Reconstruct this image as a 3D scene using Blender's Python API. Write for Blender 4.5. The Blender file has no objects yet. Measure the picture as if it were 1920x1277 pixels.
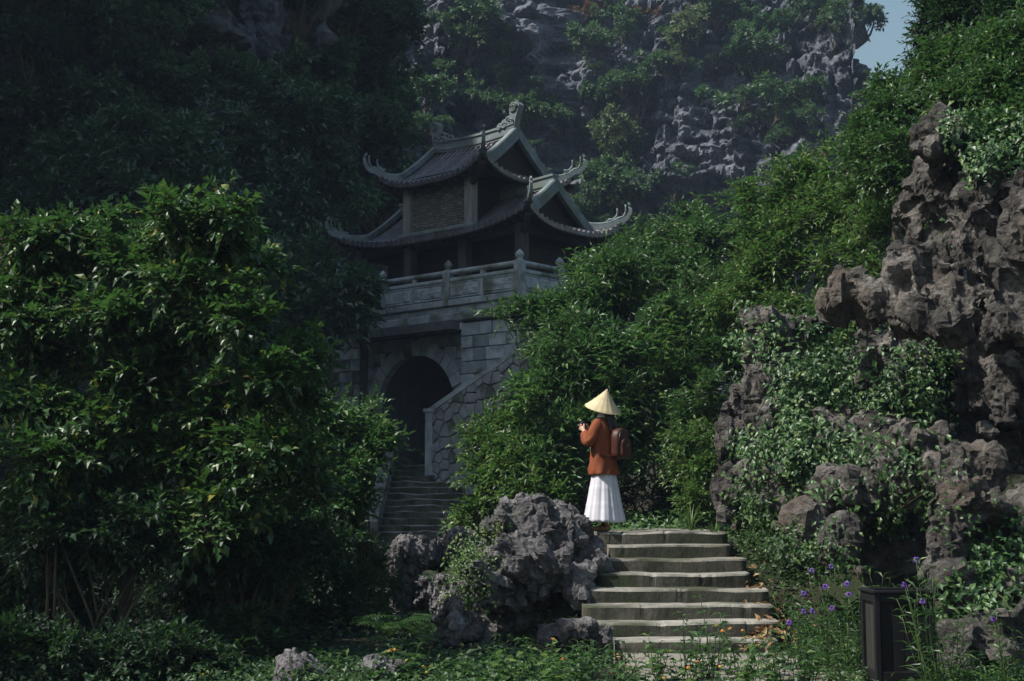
import bpy, bmesh, math, random
import numpy as np
from mathutils import Vector, Matrix, Euler

random.seed(7)
RNG = np.random.default_rng(11)
SC = bpy.context.scene
COL = SC.collection
PI = math.pi

# ------------------------------------------------------------------ camera
EYE_Z = 1.40
F_PX = 2667.0            # focal length in pixels of the 1920 px wide photograph (50 mm lens)
PITCH = math.atan((950 - 638.5) / F_PX)
cam_d = bpy.data.cameras.new('camera')
cam_d.sensor_width = 36.0
cam_d.lens = 36.0 * F_PX / 1920.0
cam_d.clip_start = 0.1
cam_d.clip_end = 3000.0
cam = bpy.data.objects.new('camera', cam_d)
COL.objects.link(cam)
cam.location = (0, 0, EYE_Z)
cam.rotation_euler = (PI / 2 + PITCH, 0, 0)
SC.camera = cam

# ------------------------------------------------------------------ sky and sun
SUN_DIR = Vector((-0.60, -0.16, 0.78)).normalized()      # towards the sun: high, from the left
SUN_EL = math.asin(SUN_DIR.z)
SUN_AZ = math.atan2(SUN_DIR.x, SUN_DIR.y)               # clockwise from +Y
world = bpy.data.worlds.new('World')
SC.world = world
world.use_nodes = True
wn = world.node_tree.nodes
bg = wn['Background']
sky = wn.new('ShaderNodeTexSky')
sky.sky_type = 'NISHITA'
sky.sun_disc = False
sky.sun_elevation = SUN_EL
sky.sun_rotation = SUN_AZ
sky.altitude = 50
sky.air_density = 2.2
sky.dust_density = 2.5
sky.ozone_density = 5.0
world.node_tree.links.new(sky.outputs[0], bg.inputs['Color'])
bg.inputs['Strength'].default_value = 0.088

sun_d = bpy.data.lights.new('sun', 'SUN')
sun_d.energy = 5.0
sun_d.angle = math.radians(0.55)
sun_d.color = (1.0, 0.95, 0.88)
sun = bpy.data.objects.new('sun', sun_d)
COL.objects.link(sun)
sun.rotation_euler = SUN_DIR.to_track_quat('Z', 'Y').to_euler()
sun.location = (-40, 10, 60)

SC.view_settings.view_transform = 'Standard'
SC.view_settings.look = 'None'
SC.view_settings.gamma = 1.0
SC.view_settings.exposure = 0.38
SC.view_settings.use_curve_mapping = False
SC.render.engine = 'CYCLES'
SC.cycles.use_denoising = True
SC.cycles.max_bounces = 6
SC.cycles.diffuse_bounces = 2
SC.cycles.glossy_bounces = 2
SC.cycles.transmission_bounces = 3
SC.cycles.volume_bounces = 0
SC.cycles.caustics_reflective = False
SC.cycles.caustics_refractive = False
SC.cycles.sample_clamp_indirect = 4.0

# ------------------------------------------------------------------ helpers
def at(px, py, Y):
    """world point at distance Y in front of the camera that the photograph shows at pixel px, py (1920 wide)"""
    dx = (px - 960.0) / F_PX
    dy = -(py - 638.5) / F_PX
    wy = math.cos(PITCH) - dy * math.sin(PITCH)
    wz = math.sin(PITCH) + dy * math.cos(PITCH)
    k = Y / wy
    return np.array([dx * k, Y, EYE_Z + wz * k])


def to_px(P):
    P = np.asarray(P, float)
    x, y, z = P[..., 0], P[..., 1], P[..., 2] - EYE_Z
    fw = y * math.cos(PITCH) + z * math.sin(PITCH)
    up = -y * math.sin(PITCH) + z * math.cos(PITCH)
    return 960 + F_PX * x / fw, 638.5 - F_PX * up / fw


_T = np.random.default_rng(5).random((64, 64, 64)).astype(np.float32) * 2 - 1
_TW = np.random.default_rng(6).random((32, 32, 32, 3)).astype(np.float32)


def vnoise(x, y, z):
    x = np.asarray(x, np.float32); y = np.asarray(y, np.float32); z = np.asarray(z, np.float32)
    x, y, z = np.broadcast_arrays(x, y, z)
    xi = np.floor(x).astype(np.int32); yi = np.floor(y).astype(np.int32); zi = np.floor(z).astype(np.int32)
    fx = x - xi; fy = y - yi; fz = z - zi
    fx = fx * fx * (3 - 2 * fx); fy = fy * fy * (3 - 2 * fy); fz = fz * fz * (3 - 2 * fz)
    x0 = xi & 63; x1 = (xi + 1) & 63; y0 = yi & 63; y1 = (yi + 1) & 63; z0 = zi & 63; z1 = (zi + 1) & 63
    a = _T[x0, y0, z0] * (1 - fx) + _T[x1, y0, z0] * fx
    b = _T[x0, y1, z0] * (1 - fx) + _T[x1, y1, z0] * fx
    c = _T[x0, y0, z1] * (1 - fx) + _T[x1, y0, z1] * fx
    d = _T[x0, y1, z1] * (1 - fx) + _T[x1, y1, z1] * fx
    return (a * (1 - fy) + b * fy) * (1 - fz) + (c * (1 - fy) + d * fy) * fz


def fbm(x, y, z, octv=4, gain=0.5):
    s = 0.0; a = 1.0; f = 1.0
    for i in range(octv):
        s = s + a * vnoise(x * f + 17.3 * i, y * f + 9.1 * i, z * f + 4.7 * i)
        a *= gain; f *= 2.03
    return s


def ridged(x, y, z, octv=3, gain=0.5):
    s = 0.0; a = 1.0; f = 1.0
    for i in range(octv):
        s = s + a * (1 - 2.2 * np.abs(vnoise(x * f + 31.3 * i, y * f + 5.1 * i, z * f + 14.7 * i)))
        a *= gain; f *= 2.1
    return s


def worley(x, y, z):
    """F1, F2 cell distances"""
    x = np.asarray(x, np.float32); y = np.asarray(y, np.float32); z = np.asarray(z, np.float32)
    xi = np.floor(x).astype(np.int32); yi = np.floor(y).astype(np.int32); zi = np.floor(z).astype(np.int32)
    f1 = np.full(x.shape, 9.0, np.float32); f2 = f1.copy()
    for dx in (-1, 0, 1):
        for dy in (-1, 0, 1):
            for dz in (-1, 0, 1):
                cx, cy, cz = xi + dx, yi + dy, zi + dz
                j = _TW[cx & 31, cy & 31, cz & 31]
                d = (cx + j[..., 0] - x) ** 2 + (cy + j[..., 1] - y) ** 2 + (cz + j[..., 2] - z) ** 2
                nf = np.minimum(f1, d)
                f2 = np.minimum(f2, np.maximum(f1, d))
                f1 = nf
    return np.sqrt(f1), np.sqrt(f2)


_TG = np.random.default_rng(8).normal(size=(32, 32, 32, 3)).astype(np.float32)


def facets(x, y, z):
    """each cell of a random partition gets its own tilted plane: broken, faceted stone"""
    x = np.asarray(x, np.float32); y = np.asarray(y, np.float32); z = np.asarray(z, np.float32)
    xi = np.floor(x).astype(np.int32); yi = np.floor(y).astype(np.int32); zi = np.floor(z).astype(np.int32)
    f1 = np.full(x.shape, 9.0, np.float32); out = np.zeros(x.shape, np.float32)
    for dx in (-1, 0, 1):
        for dy in (-1, 0, 1):
            for dz in (-1, 0, 1):
                cx, cy, cz = (xi + dx), (yi + dy), (zi + dz)
                j = _TW[cx & 31, cy & 31, cz & 31]; g = _TG[cx & 31, cy & 31, cz & 31]
                ax, ay, az = x - cx - j[..., 0], y - cy - j[..., 1], z - cz - j[..., 2]
                d = ax * ax + ay * ay + az * az
                near = d < f1
                f1 = np.where(near, d, f1)
                out = np.where(near, ax * g[..., 0] + ay * g[..., 1] + az * g[..., 2] + 0.35 * g[..., 0], out)
    return out


def np_mesh(name, V, F, smooth=False, attr=None):
    V = np.ascontiguousarray(V, np.float32); F = np.ascontiguousarray(F, np.int32)
    me = bpy.data.meshes.new(name)
    n, (m, k) = len(V), F.shape
    me.vertices.add(n)
    me.vertices.foreach_set('co', V.ravel())
    me.loops.add(m * k)
    me.loops.foreach_set('vertex_index', F.ravel())
    me.polygons.add(m)
    me.polygons.foreach_set('loop_start', np.arange(m, dtype=np.int32) * k)
    if smooth:
        me.polygons.foreach_set('use_smooth', np.ones(m, dtype=bool))
    else:
        me.polygons.foreach_set('use_smooth', np.zeros(m, dtype=bool))
    if attr is not None:
        for an, av in attr.items():
            a = me.attributes.new(an, 'FLOAT', 'POINT')
            a.data.foreach_set('value', np.ascontiguousarray(av, np.float32))
    me.update(calc_edges=True)
    return me


def link(name, me, mat=None, parent=None, loc=None):
    o = bpy.data.objects.new(name, me)
    COL.objects.link(o)
    if mat is not None and me is not None and len(me.materials) == 0:
        me.materials.append(mat)
    if parent is not None:
        o.parent = parent
    if loc is not None:
        o.location = loc
    return o


def tag(o, label=None, cat=None, group=None, kind=None):
    if label: o['label'] = label
    if cat: o['category'] = cat
    if group: o['group'] = group
    if kind: o['kind'] = kind
    return o


def thing(name, label, cat, loc=(0, 0, 0), rz=0.0, group=None):
    o = bpy.data.objects.new(name, None)
    COL.objects.link(o)
    o.location = [float(c) for c in loc]
    o.rotation_euler = (0, 0, rz)
    o.empty_display_size = 0.2
    return tag(o, label, cat, group)


def dup(root, loc, rz=0.0, sc=1.0, label=None, group=None):
    r = root.copy(); COL.objects.link(r)
    r.location = [float(c) for c in loc]; r.rotation_euler = (0, 0, rz)
    r.scale = (sc, sc, sc) if not hasattr(sc, '__len__') else sc
    if label: r['label'] = label
    if group: r['group'] = group
    for ch in list(root.children):
        c = ch.copy(); COL.objects.link(c); c.parent = r
        for g in list(ch.children):
            d = g.copy(); COL.objects.link(d); d.parent = c
    return r


class MB:
    """collects shapes and builds ONE mesh object"""
    def __init__(self):
        self.v = []; self.f = []

    def add(self, v, f):
        b = len(self.v)
        self.v += [tuple(p) for p in v]
        self.f += [tuple(i + b for i in q) for q in f]
        return self

    def box(self, c, s, rot=None, taper=1.0):
        hx, hy, hz = s[0] / 2, s[1] / 2, s[2] / 2
        pts = []
        for z in (-1, 1):
            k = taper if z > 0 else 1.0
            for x, y in ((-1, -1), (1, -1), (1, 1), (-1, 1)):
                pts.append(Vector((x * hx * k, y * hy * k, z * hz)))
        if rot is not None:
            pts = [rot @ p for p in pts]
        c = Vector(c)
        return self.add([p + c for p in pts],
                        [(3, 2, 1, 0), (4, 5, 6, 7), (0, 1, 5, 4), (1, 2, 6, 5), (2, 3, 7, 6), (3, 0, 4, 7)])

    def bbox(self, c, s, b=0.02, rot=None):
        """box with chamfered edges"""
        h = [s[0] / 2, s[1] / 2, s[2] / 2]
        b = min(b, min(h) * 0.8)
        idx = {}; pts = []
        for sx in (-1, 1):
            for sy in (-1, 1):
                for sz in (-1, 1):
                    for ax in range(3):
                        p = [sx * (h[0] - b), sy * (h[1] - b), sz * (h[2] - b)]
                        p[ax] = (sx, sy, sz)[ax] * h[ax]
                        idx[(sx, sy, sz, ax)] = len(pts); pts.append(Vector(p))
        fs = []
        for ax in range(3):
            o1, o2 = [a for a in range(3) if a != ax]
            for sg in (-1, 1):
                q = []
                for a, c_ in ((-1, -1), (1, -1), (1, 1), (-1, 1)):
                    k = [0, 0, 0]; k[ax] = sg; k[o1] = a; k[o2] = c_
                    q.append(idx[(k[0], k[1], k[2], ax)])
                fs.append(q)
        for ax in range(3):        # edges along ax
            o1, o2 = [a for a in range(3) if a != ax]
            for a in (-1, 1):
                for c_ in (-1, 1):
                    q = []
                    for e, pl in ((-1, o1), (1, o1), (1, o2), (-1, o2)):
                        k = [0, 0, 0]; k[ax] = e; k[o1] = a; k[o2] = c_
                        q.append(idx[(k[0], k[1], k[2], pl)])
                    fs.append(q)
        for sx in (-1, 1):
            for sy in (-1, 1):
                for sz in (-1, 1):
                    fs.append([idx[(sx, sy, sz, a)] for a in range(3)])
        if rot is not None:
            pts = [rot @ p for p in pts]
        c = Vector(c)
        return self.add([p + c for p in pts], fs)

    def tube(self, pts, rad, n=8, cap=True, flat=1.0, up=None):
        """round tube along pts with a radius per point"""
        P = [Vector(p) for p in pts]
        m = len(P)
        if not hasattr(rad, '__len__'): rad = [rad] * m
        vs = []; fs = []
        ref = Vector(up) if up is not None else Vector((0.13, 0.21, 0.97))
        for i in range(m):
            t = (P[min(i + 1, m - 1)] - P[max(i - 1, 0)])
            if t.length < 1e-9: t = Vector((0, 0, 1))
            t.normalize()
            a = t.cross(ref)
            if a.length < 1e-3: a = t.cross(Vector((1, 0, 0)))
            a.normalize(); b = a.cross(t).normalized()
            for k in range(n):
                an = 2 * PI * k / n
                vs.append(P[i] + a * (math.cos(an) * rad[i]) + b * (math.sin(an) * rad[i] * flat))
        for i in range(m - 1):
            for k in range(n):
                fs.append((i * n + k, i * n + (k + 1) % n, (i + 1) * n + (k + 1) % n, (i + 1) * n + k))
        if cap:
            fs.append(tuple(range(n - 1, -1, -1))); fs.append(tuple((m - 1) * n + k for k in range(n)))
        return self.add(vs, fs)

    def bar(self, pts, w, h, up=(0, 0, 1)):
        """rectangular bar along pts; w across, h along up"""
        P = [Vector(p) for p in pts]; m = len(P)
        if not hasattr(w, '__len__'): w = [w] * m
        if not hasattr(h, '__len__'): h = [h] * m
        vs = []; fs = []
        up = Vector(up)
        for i in range(m):
            t = (P[min(i + 1, m - 1)] - P[max(i - 1, 0)]).normalized()
            a = t.cross(up)
            if a.length < 0.15 and i > 0: a = last
            a = a.normalized(); last = a
            b = a.cross(t).normalized()
            for sx, sz in ((-1, -1), (1, -1), (1, 1), (-1, 1)):
                vs.append(P[i] + a * (sx * w[i] / 2) + b * (sz * h[i] / 2))
        for i in range(m - 1):
            for k in range(4):
                fs.append((i * 4 + k, i * 4 + (k + 1) % 4, (i + 1) * 4 + (k + 1) % 4, (i + 1) * 4 + k))
        fs.append((3, 2, 1, 0)); fs.append(tuple((m - 1) * 4 + k for k in range(4)))
        return self.add(vs, fs)

    def lathe(self, prof, c=(0, 0, 0), n=12):
        vs = []; fs = []
        for r, z in prof:
            for k in range(n):
                a = 2 * PI * k / n
                vs.append((c[0] + r * math.cos(a), c[1] + r * math.sin(a), c[2] + z))
        m = len(prof)
        for i in range(m - 1):
            for k in range(n):
                fs.append((i * n + k, i * n + (k + 1) % n, (i + 1) * n + (k + 1) % n, (i + 1) * n + k))
        fs.append(tuple(range(n - 1, -1, -1))); fs.append(tuple((m - 1) * n + k for k in range(n)))
        return self.add(vs, fs)

    def prism(self, poly, d, axis=1, base=0.0):
        """extrude a polygon given in the plane across axis"""
        def p3(a, b, c):
            return (c, a, b) if axis == 0 else ((a, c, b) if axis == 1 else (a, b, c))
        n = len(poly)
        vs = [p3(a, b, base) for a, b in poly] + [p3(a, b, base + d) for a, b in poly]
        fs = [tuple(range(n - 1, -1, -1)), tuple(range(n, 2 * n))]
        fs += [(i, (i + 1) % n, n + (i + 1) % n, n + i) for i in range(n)]
        return self.add(vs, fs)

    def mesh(self, name):
        me = bpy.data.meshes.new(name)
        me.from_pydata(self.v, [], self.f)
        bm = bmesh.new(); bm.from_mesh(me)
        bmesh.ops.recalc_face_normals(bm, faces=bm.faces)
        bm.to_mesh(me); bm.free()
        return me

    def build(self, name, mat, parent=None, smooth=False, off=None):
        if off is not None:
            self.v = [(p[0] - off[0], p[1] - off[1], p[2] - off[2]) for p in self.v]
        me = self.mesh(name)
        if smooth: me.polygons.foreach_set('use_smooth', [True] * len(me.polygons))
        return link(name, me, mat, parent)


# ------------------------------------------------------------------ materials
def new_mat(name):
    m = bpy.data.materials.new(name); m.use_nodes = True
    nt = m.node_tree
    return m, nt, nt.nodes, nt.links, nt.nodes['Principled BSDF']


def ramp(ns, stops):
    r = ns.new('ShaderNodeValToRGB')
    el = r.color_ramp.elements
    while len(el) < len(stops): el.new(0.5)
    for e, (p, c) in zip(el, stops):
        e.position = p; e.color = (c[0], c[1], c[2], 1)
    return r


def leaf_mat(name, stops, rough=0.42, transl=0.3, tcol=(0.10, 0.26, 0.05), spec=0.5):
    m, nt, ns, ls, b = new_mat(name)
    at_ = ns.new('ShaderNodeAttribute'); at_.attribute_name = 'rnd'
    oi = ns.new('ShaderNodeObjectInfo')
    ad = ns.new('ShaderNodeMath'); ad.operation = 'ADD'
    ls.new(at_.outputs['Fac'], ad.inputs[0]); ls.new(oi.outputs['Random'], ad.inputs[1])
    fr = ns.new('ShaderNodeMath'); fr.operation = 'FRACT'; ls.new(ad.outputs[0], fr.inputs[0])
    r = ramp(ns, stops); ls.new(fr.outputs[0], r.inputs[0])
    ls.new(r.outputs[0], b.inputs['Base Color'])
    b.inputs['Roughness'].default_value = rough
    b.inputs['Specular IOR Level'].default_value = spec
    tr = ns.new('ShaderNodeBsdfTranslucent')
    mixc = ns.new('ShaderNodeMix'); mixc.data_type = 'RGBA'; mixc.blend_type = 'MIX'
    mixc.inputs[0].default_value = 0.5
    ls.new(r.outputs[0], mixc.inputs[6]); mixc.inputs[7].default_value = (*tcol, 1)
    ls.new(mixc.outputs[2], tr.inputs['Color'])
    mx = ns.new('ShaderNodeMixShader'); mx.inputs[0].default_value = transl
    ls.new(b.outputs[0], mx.inputs[1]); ls.new(tr.outputs[0], mx.inputs[2])
    ls.new(mx.outputs[0], ns['Material Output'].inputs['Surface'])
    return m


def surf_mat(name, c1, c2, scale=6.0, rough=0.85, bump=0.3, bscale=None, spread=None, stretch=(1, 1, 1), objrnd=0.0, detail=8,
             moss=None, spec=0.3, bdist=0.02):
    """two-tone weathered surface with grain; optional per-object brightness and moss on upward faces"""
    m, nt, ns, ls, b = new_mat(name)
    tc = ns.new('ShaderNodeTexCoord')
    mp = ns.new('ShaderNodeMapping'); mp.inputs['Scale'].default_value = stretch
    ls.new(tc.outputs['Object'], mp.inputs[0])
    oi = ns.new('ShaderNodeObjectInfo')
    av = ns.new('ShaderNodeVectorMath'); av.operation = 'ADD'
    sc_ = ns.new('ShaderNodeMath'); sc_.operation = 'MULTIPLY'; sc_.inputs[1].default_value = 37.0
    ls.new(oi.outputs['Random'], sc_.inputs[0])
    ls.new(mp.outputs[0], av.inputs[0]); ls.new(sc_.outputs[0], av.inputs[1])
    n1 = ns.new('ShaderNodeTexNoise'); n1.inputs['Scale'].default_value = scale; n1.inputs['Detail'].default_value = detail
    n1.inputs['Roughness'].default_value = 0.65
    ls.new(av.outputs[0], n1.inputs['Vector'])
    lo, hi = spread or (0.32, 0.68)
    r = ramp(ns, [(lo, c1), (hi, c2)])
    ls.new(n1.outputs['Fac'], r.inputs[0])
    col = r.outputs[0]
    if objrnd:
        hs = ns.new('ShaderNodeHueSaturation')
        mr = ns.new('ShaderNodeMapRange'); mr.inputs[3].default_value = 1 - objrnd; mr.inputs[4].default_value = 1 + objrnd
        ls.new(oi.outputs['Random'], mr.inputs[0]); ls.new(mr.outputs[0], hs.inputs['Value']); ls.new(col, hs.inputs['Color'])
        col = hs.outputs[0]
    if moss:
        mc, amt = moss
        n3 = ns.new('ShaderNodeTexNoise'); n3.inputs['Scale'].default_value = scale * 0.35; n3.inputs['Detail'].default_value = 5
        ls.new(av.outputs[0], n3.inputs['Vector'])
        mr2 = ns.new('ShaderNodeMapRange'); mr2.inputs[1].default_value = 0.62 - amt * 0.3; mr2.inputs[2].default_value = 0.72 - amt * 0.2
        ls.new(n3.outputs['Fac'], mr2.inputs[0])
        mm = ns.new('ShaderNodeMix'); mm.data_type = 'RGBA'
        ls.new(mr2.outputs[0], mm.inputs[0]); ls.new(col, mm.inputs[6]); mm.inputs[7].default_value = (*mc, 1)
        col = mm.outputs[2]
    ls.new(col, b.inputs['Base Color'])
    b.inputs['Roughness'].default_value = rough
    b.inputs['Specular IOR Level'].default_value = spec
    if bump:
        n2 = ns.new('ShaderNodeTexNoise'); n2.inputs['Scale'].default_value = bscale or scale * 5
        n2.inputs['Detail'].default_value = 6; n2.inputs['Roughness'].default_value = 0.7
        ls.new(av.outputs[0], n2.inputs['Vector'])
        bp = ns.new('ShaderNodeBump'); bp.inputs['Strength'].default_value = bump; bp.inputs['Distance'].default_value = bdist
        ls.new(n2.outputs['Fac'], bp.inputs['Height']); ls.new(bp.outputs[0], b.inputs['Normal'])
    return m


def karst_mat(name, dark, mid, pale, warm, scale=1.0, bump=0.6, stain=0.35, bdist=0.04):
    """weathered limestone: grey mottling, pale lichen crust, ochre stains, dark pits and fine vertical flutes"""
    m, nt, ns, ls, b = new_mat(name)
    geo = ns.new('ShaderNodeNewGeometry')
    n1 = ns.new('ShaderNodeTexNoise'); n1.inputs['Scale'].default_value = 1.6 * scale; n1.inputs['Detail'].default_value = 10
    n1.inputs['Roughness'].default_value = 0.68
    ls.new(geo.outputs['Position'], n1.inputs['Vector'])
    r = ramp(ns, [(0.30, dark), (0.5, mid), (0.70, pale)])
    ls.new(n1.outputs['Fac'], r.inputs[0])
    n2 = ns.new('ShaderNodeTexNoise'); n2.inputs['Scale'].default_value = 0.55 * scale; n2.inputs['Detail'].default_value = 7
    ls.new(geo.outputs['Position'], n2.inputs['Vector'])
    mr = ns.new('ShaderNodeMapRange'); mr.inputs[1].default_value = 0.66 - stain * 0.4; mr.inputs[2].default_value = 0.80 - stain * 0.2
    mr.inputs[4].default_value = 0.75
    ls.new(n2.outputs['Fac'], mr.inputs[0])
    mx = ns.new('ShaderNodeMix'); mx.data_type = 'RGBA'
    ls.new(mr.outputs[0], mx.inputs[0]); ls.new(r.outputs[0], mx.inputs[6]); mx.inputs[7].default_value = (*warm, 1)
    # stone goes darker in small pits where the fine bump noise is low
    v = ns.new('ShaderNodeTexVoronoi'); v.inputs['Scale'].default_value = 9 * scale; v.feature = 'F1'
    nz = ns.new('ShaderNodeTexNoise'); nz.inputs['Scale'].default_value = 6 * scale; nz.inputs['Detail'].default_value = 4
    ls.new(geo.outputs['Position'], nz.inputs['Vector'])
    va = ns.new('ShaderNodeVectorMath'); va.operation = 'MULTIPLY_ADD'
    ls.new(nz.outputs['Color'], va.inputs[0]); va.inputs[1].default_value = (0.25 / scale,) * 3; ls.new(geo.outputs['Position'], va.inputs[2])
    ls.new(va.outputs[0], v.inputs['Vector'])
    n4 = ns.new('ShaderNodeTexNoise'); n4.inputs['Scale'].default_value = 14 * scale; n4.inputs['Detail'].default_value = 9
    n4.inputs['Roughness'].default_value = 0.75
    ls.new(geo.outputs['Position'], n4.inputs['Vector'])
    r4 = ramp(ns, [(0.34, (0.35, 0.35, 0.35)), (0.55, (1, 1, 1)), (0.75, (1.25, 1.25, 1.25))])
    ls.new(n4.outputs['Fac'], r4.inputs[0])
    mu = ns.new('ShaderNodeMix'); mu.data_type = 'RGBA'; mu.blend_type = 'MULTIPLY'; mu.inputs[0].default_value = 0.85
    ls.new(mx.outputs[2], mu.inputs[6]); ls.new(r4.outputs[0], mu.inputs[7])
    ls.new(mu.outputs[2], b.inputs['Base Color'])
    b.inputs['Roughness'].default_value = 0.9
    b.inputs['Specular IOR Level'].default_value = 0.25
    hm = ns.new('ShaderNodeMath'); hm.operation = 'MULTIPLY_ADD'
    ls.new(v.outputs['Distance'], hm.inputs[0]); hm.inputs[1].default_value = 0.6; ls.new(n4.outputs['Fac'], hm.inputs[2])
    bp = ns.new('ShaderNodeBump'); bp.inputs['Strength'].default_value = bump; bp.inputs['Distance'].default_value = bdist
    ls.new(hm.outputs[0], bp.inputs['Height']); ls.new(bp.outputs[0], b.inputs['Normal'])
    return m


def plain(name, c, rough=0.6, spec=0.4, metal=0.0, nz=0.0, nscale=40.0):
    m, nt, ns, ls, b = new_mat(name)
    b.inputs['Base Color'].default_value = (*c, 1)
    b.inputs['Roughness'].default_value = rough
    b.inputs['Specular IOR Level'].default_value = spec
    b.inputs['Metallic'].default_value = metal
    if nz:
        n = ns.new('ShaderNodeTexNoise'); n.inputs['Scale'].default_value = nscale; n.inputs['Detail'].default_value = 6
        tc = ns.new('ShaderNodeTexCoord'); ls.new(tc.outputs['Object'], n.inputs['Vector'])
        r = ramp(ns, [(0.3, tuple(x * (1 - nz) for x in c)), (0.7, tuple(min(1, x * (1 + nz)) for x in c))])
        ls.new(n.outputs['Fac'], r.inputs[0]); ls.new(r.outputs[0], b.inputs['Base Color'])
        bp = ns.new('ShaderNodeBump'); bp.inputs['Strength'].default_value = nz * 0.6; bp.inputs['Distance'].default_value = 0.01
        ls.new(n.outputs['Fac'], bp.inputs['Height']); ls.new(bp.outputs[0], b.inputs['Normal'])
    return m


M = {}
M['stone'] = surf_mat('dressed_stone', (0.19, 0.215, 0.24), (0.37, 0.41, 0.445), 3.0, 0.88, 0.5, 22, objrnd=0.3, moss=((0.07, 0.085, 0.06), 0.35))
M['stone_trim'] = surf_mat('carved_stone', (0.20, 0.228, 0.245), (0.37, 0.41, 0.43), 4.0, 0.85, 0.35, 30, moss=((0.10, 0.115, 0.085), 0.4))
M['voussoir'] = surf_mat('arch_stone', (0.22, 0.245, 0.27), (0.42, 0.46, 0.49), 3.0, 0.88, 0.5, 22, objrnd=0.22, moss=((0.07, 0.085, 0.06), 0.25))
M['mortar'] = surf_mat('mortar', (0.06, 0.065, 0.07), (0.12, 0.125, 0.13), 6.0, 0.95, 0.4)
M['ridge'] = surf_mat('ridge_cement', (0.095, 0.122, 0.127), (0.205, 0.24, 0.245), 3.5, 0.8, 0.25, 30, moss=((0.12, 0.14, 0.12), 0.3))
M['pan'] = surf_mat('shaded_pan_tile', (0.018, 0.014, 0.015), (0.045, 0.034, 0.037), 4.0, 0.7, 0.3, 30)  # pan tiles darkened, so the gaps between the courses look shaded
M['tile'] = surf_mat('clay_tile', (0.048, 0.043, 0.050), (0.128, 0.114, 0.130), 4.0, 0.36, 0.3, 30, objrnd=0.35, spec=0.6, moss=((0.05, 0.055, 0.04), 0.2))
M['wood'] = surf_mat('dark_timber', (0.010, 0.009, 0.008), (0.028, 0.024, 0.020), 3.0, 0.8, 0.2, stretch=(1, 1, 4))
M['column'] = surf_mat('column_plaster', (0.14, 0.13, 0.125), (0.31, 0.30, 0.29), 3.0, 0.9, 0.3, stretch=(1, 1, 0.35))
M['column_dark'] = surf_mat('shaded_column', (0.025, 0.023, 0.022), (0.075, 0.072, 0.07), 3.0, 0.9, 0.3, stretch=(1, 1, 0.35))  # column plaster darkened: the gloom under the lower roof put into colour
M['brick'] = surf_mat('grey_brick', (0.10, 0.095, 0.09), (0.20, 0.185, 0.17), 8.0, 0.92, 0.4, objrnd=0.3)
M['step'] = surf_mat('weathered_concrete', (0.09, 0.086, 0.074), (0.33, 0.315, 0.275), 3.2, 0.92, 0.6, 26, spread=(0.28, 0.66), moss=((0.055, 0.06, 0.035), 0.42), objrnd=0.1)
M['riser'] = surf_mat('dark_riser', (0.022, 0.024, 0.016), (0.115, 0.105, 0.085), 4.5, 0.95, 0.7, 24, spread=(0.36, 0.74), moss=((0.03, 0.038, 0.018), 0.3), stretch=(1, 1, 0.6))  # front faces of the steps, darker than the treads, with green patches
M['step_far'] = surf_mat('mossy_step', (0.10, 0.10, 0.095), (0.26, 0.26, 0.25), 3.0, 0.92, 0.5, 26, moss=((0.04, 0.05, 0.03), 0.5), objrnd=0.12)
M['path'] = surf_mat('path_concrete', (0.12, 0.112, 0.092), (0.27, 0.253, 0.215), 2.2, 0.93, 0.5, 30, moss=((0.10, 0.09, 0.05), 0.35))
M['rubble'] = surf_mat('rubble_stone', (0.15, 0.158, 0.165), (0.27, 0.285, 0.295), 4.0, 0.9, 0.5, 24, objrnd=0.12, moss=((0.07, 0.085, 0.06), 0.3))
M['pointing'] = surf_mat('pointing', (0.13, 0.138, 0.144), (0.21, 0.22, 0.23), 6.0, 0.95, 0.4)
M['soil'] = surf_mat('soil', (0.018, 0.015, 0.010), (0.05, 0.042, 0.028), 2.5, 1.0, 0.8, 14, moss=((0.02, 0.032, 0.012), 0.6), bdist=0.06)
M['karst_near'] = karst_mat('near_limestone', (0.022, 0.020, 0.018), (0.100, 0.091, 0.083), (0.30, 0.275, 0.25), (0.17, 0.13, 0.092), 1.3, 1.0, 0.3, 0.06)
M['karst_boulder'] = karst_mat('boulder_limestone', (0.032, 0.031, 0.033), (0.145, 0.138, 0.141), (0.36, 0.348, 0.35), (0.12, 0.10, 0.08), 1.8, 1.0, 0.15, 0.04)
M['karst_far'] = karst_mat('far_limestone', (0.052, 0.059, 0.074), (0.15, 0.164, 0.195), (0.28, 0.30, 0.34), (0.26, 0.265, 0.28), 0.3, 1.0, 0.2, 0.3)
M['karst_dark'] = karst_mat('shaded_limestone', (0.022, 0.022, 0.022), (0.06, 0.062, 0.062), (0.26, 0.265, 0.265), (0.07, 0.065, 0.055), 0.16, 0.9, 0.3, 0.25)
M['bark'] = surf_mat('bark', (0.03, 0.024, 0.018), (0.10, 0.085, 0.065), 5.0, 0.95, 0.8, 20, stretch=(1, 1, 0.25))
M['twig'] = surf_mat('twig_bark', (0.04, 0.032, 0.02), (0.10, 0.08, 0.05), 5.0, 0.9, 0.3)

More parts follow.
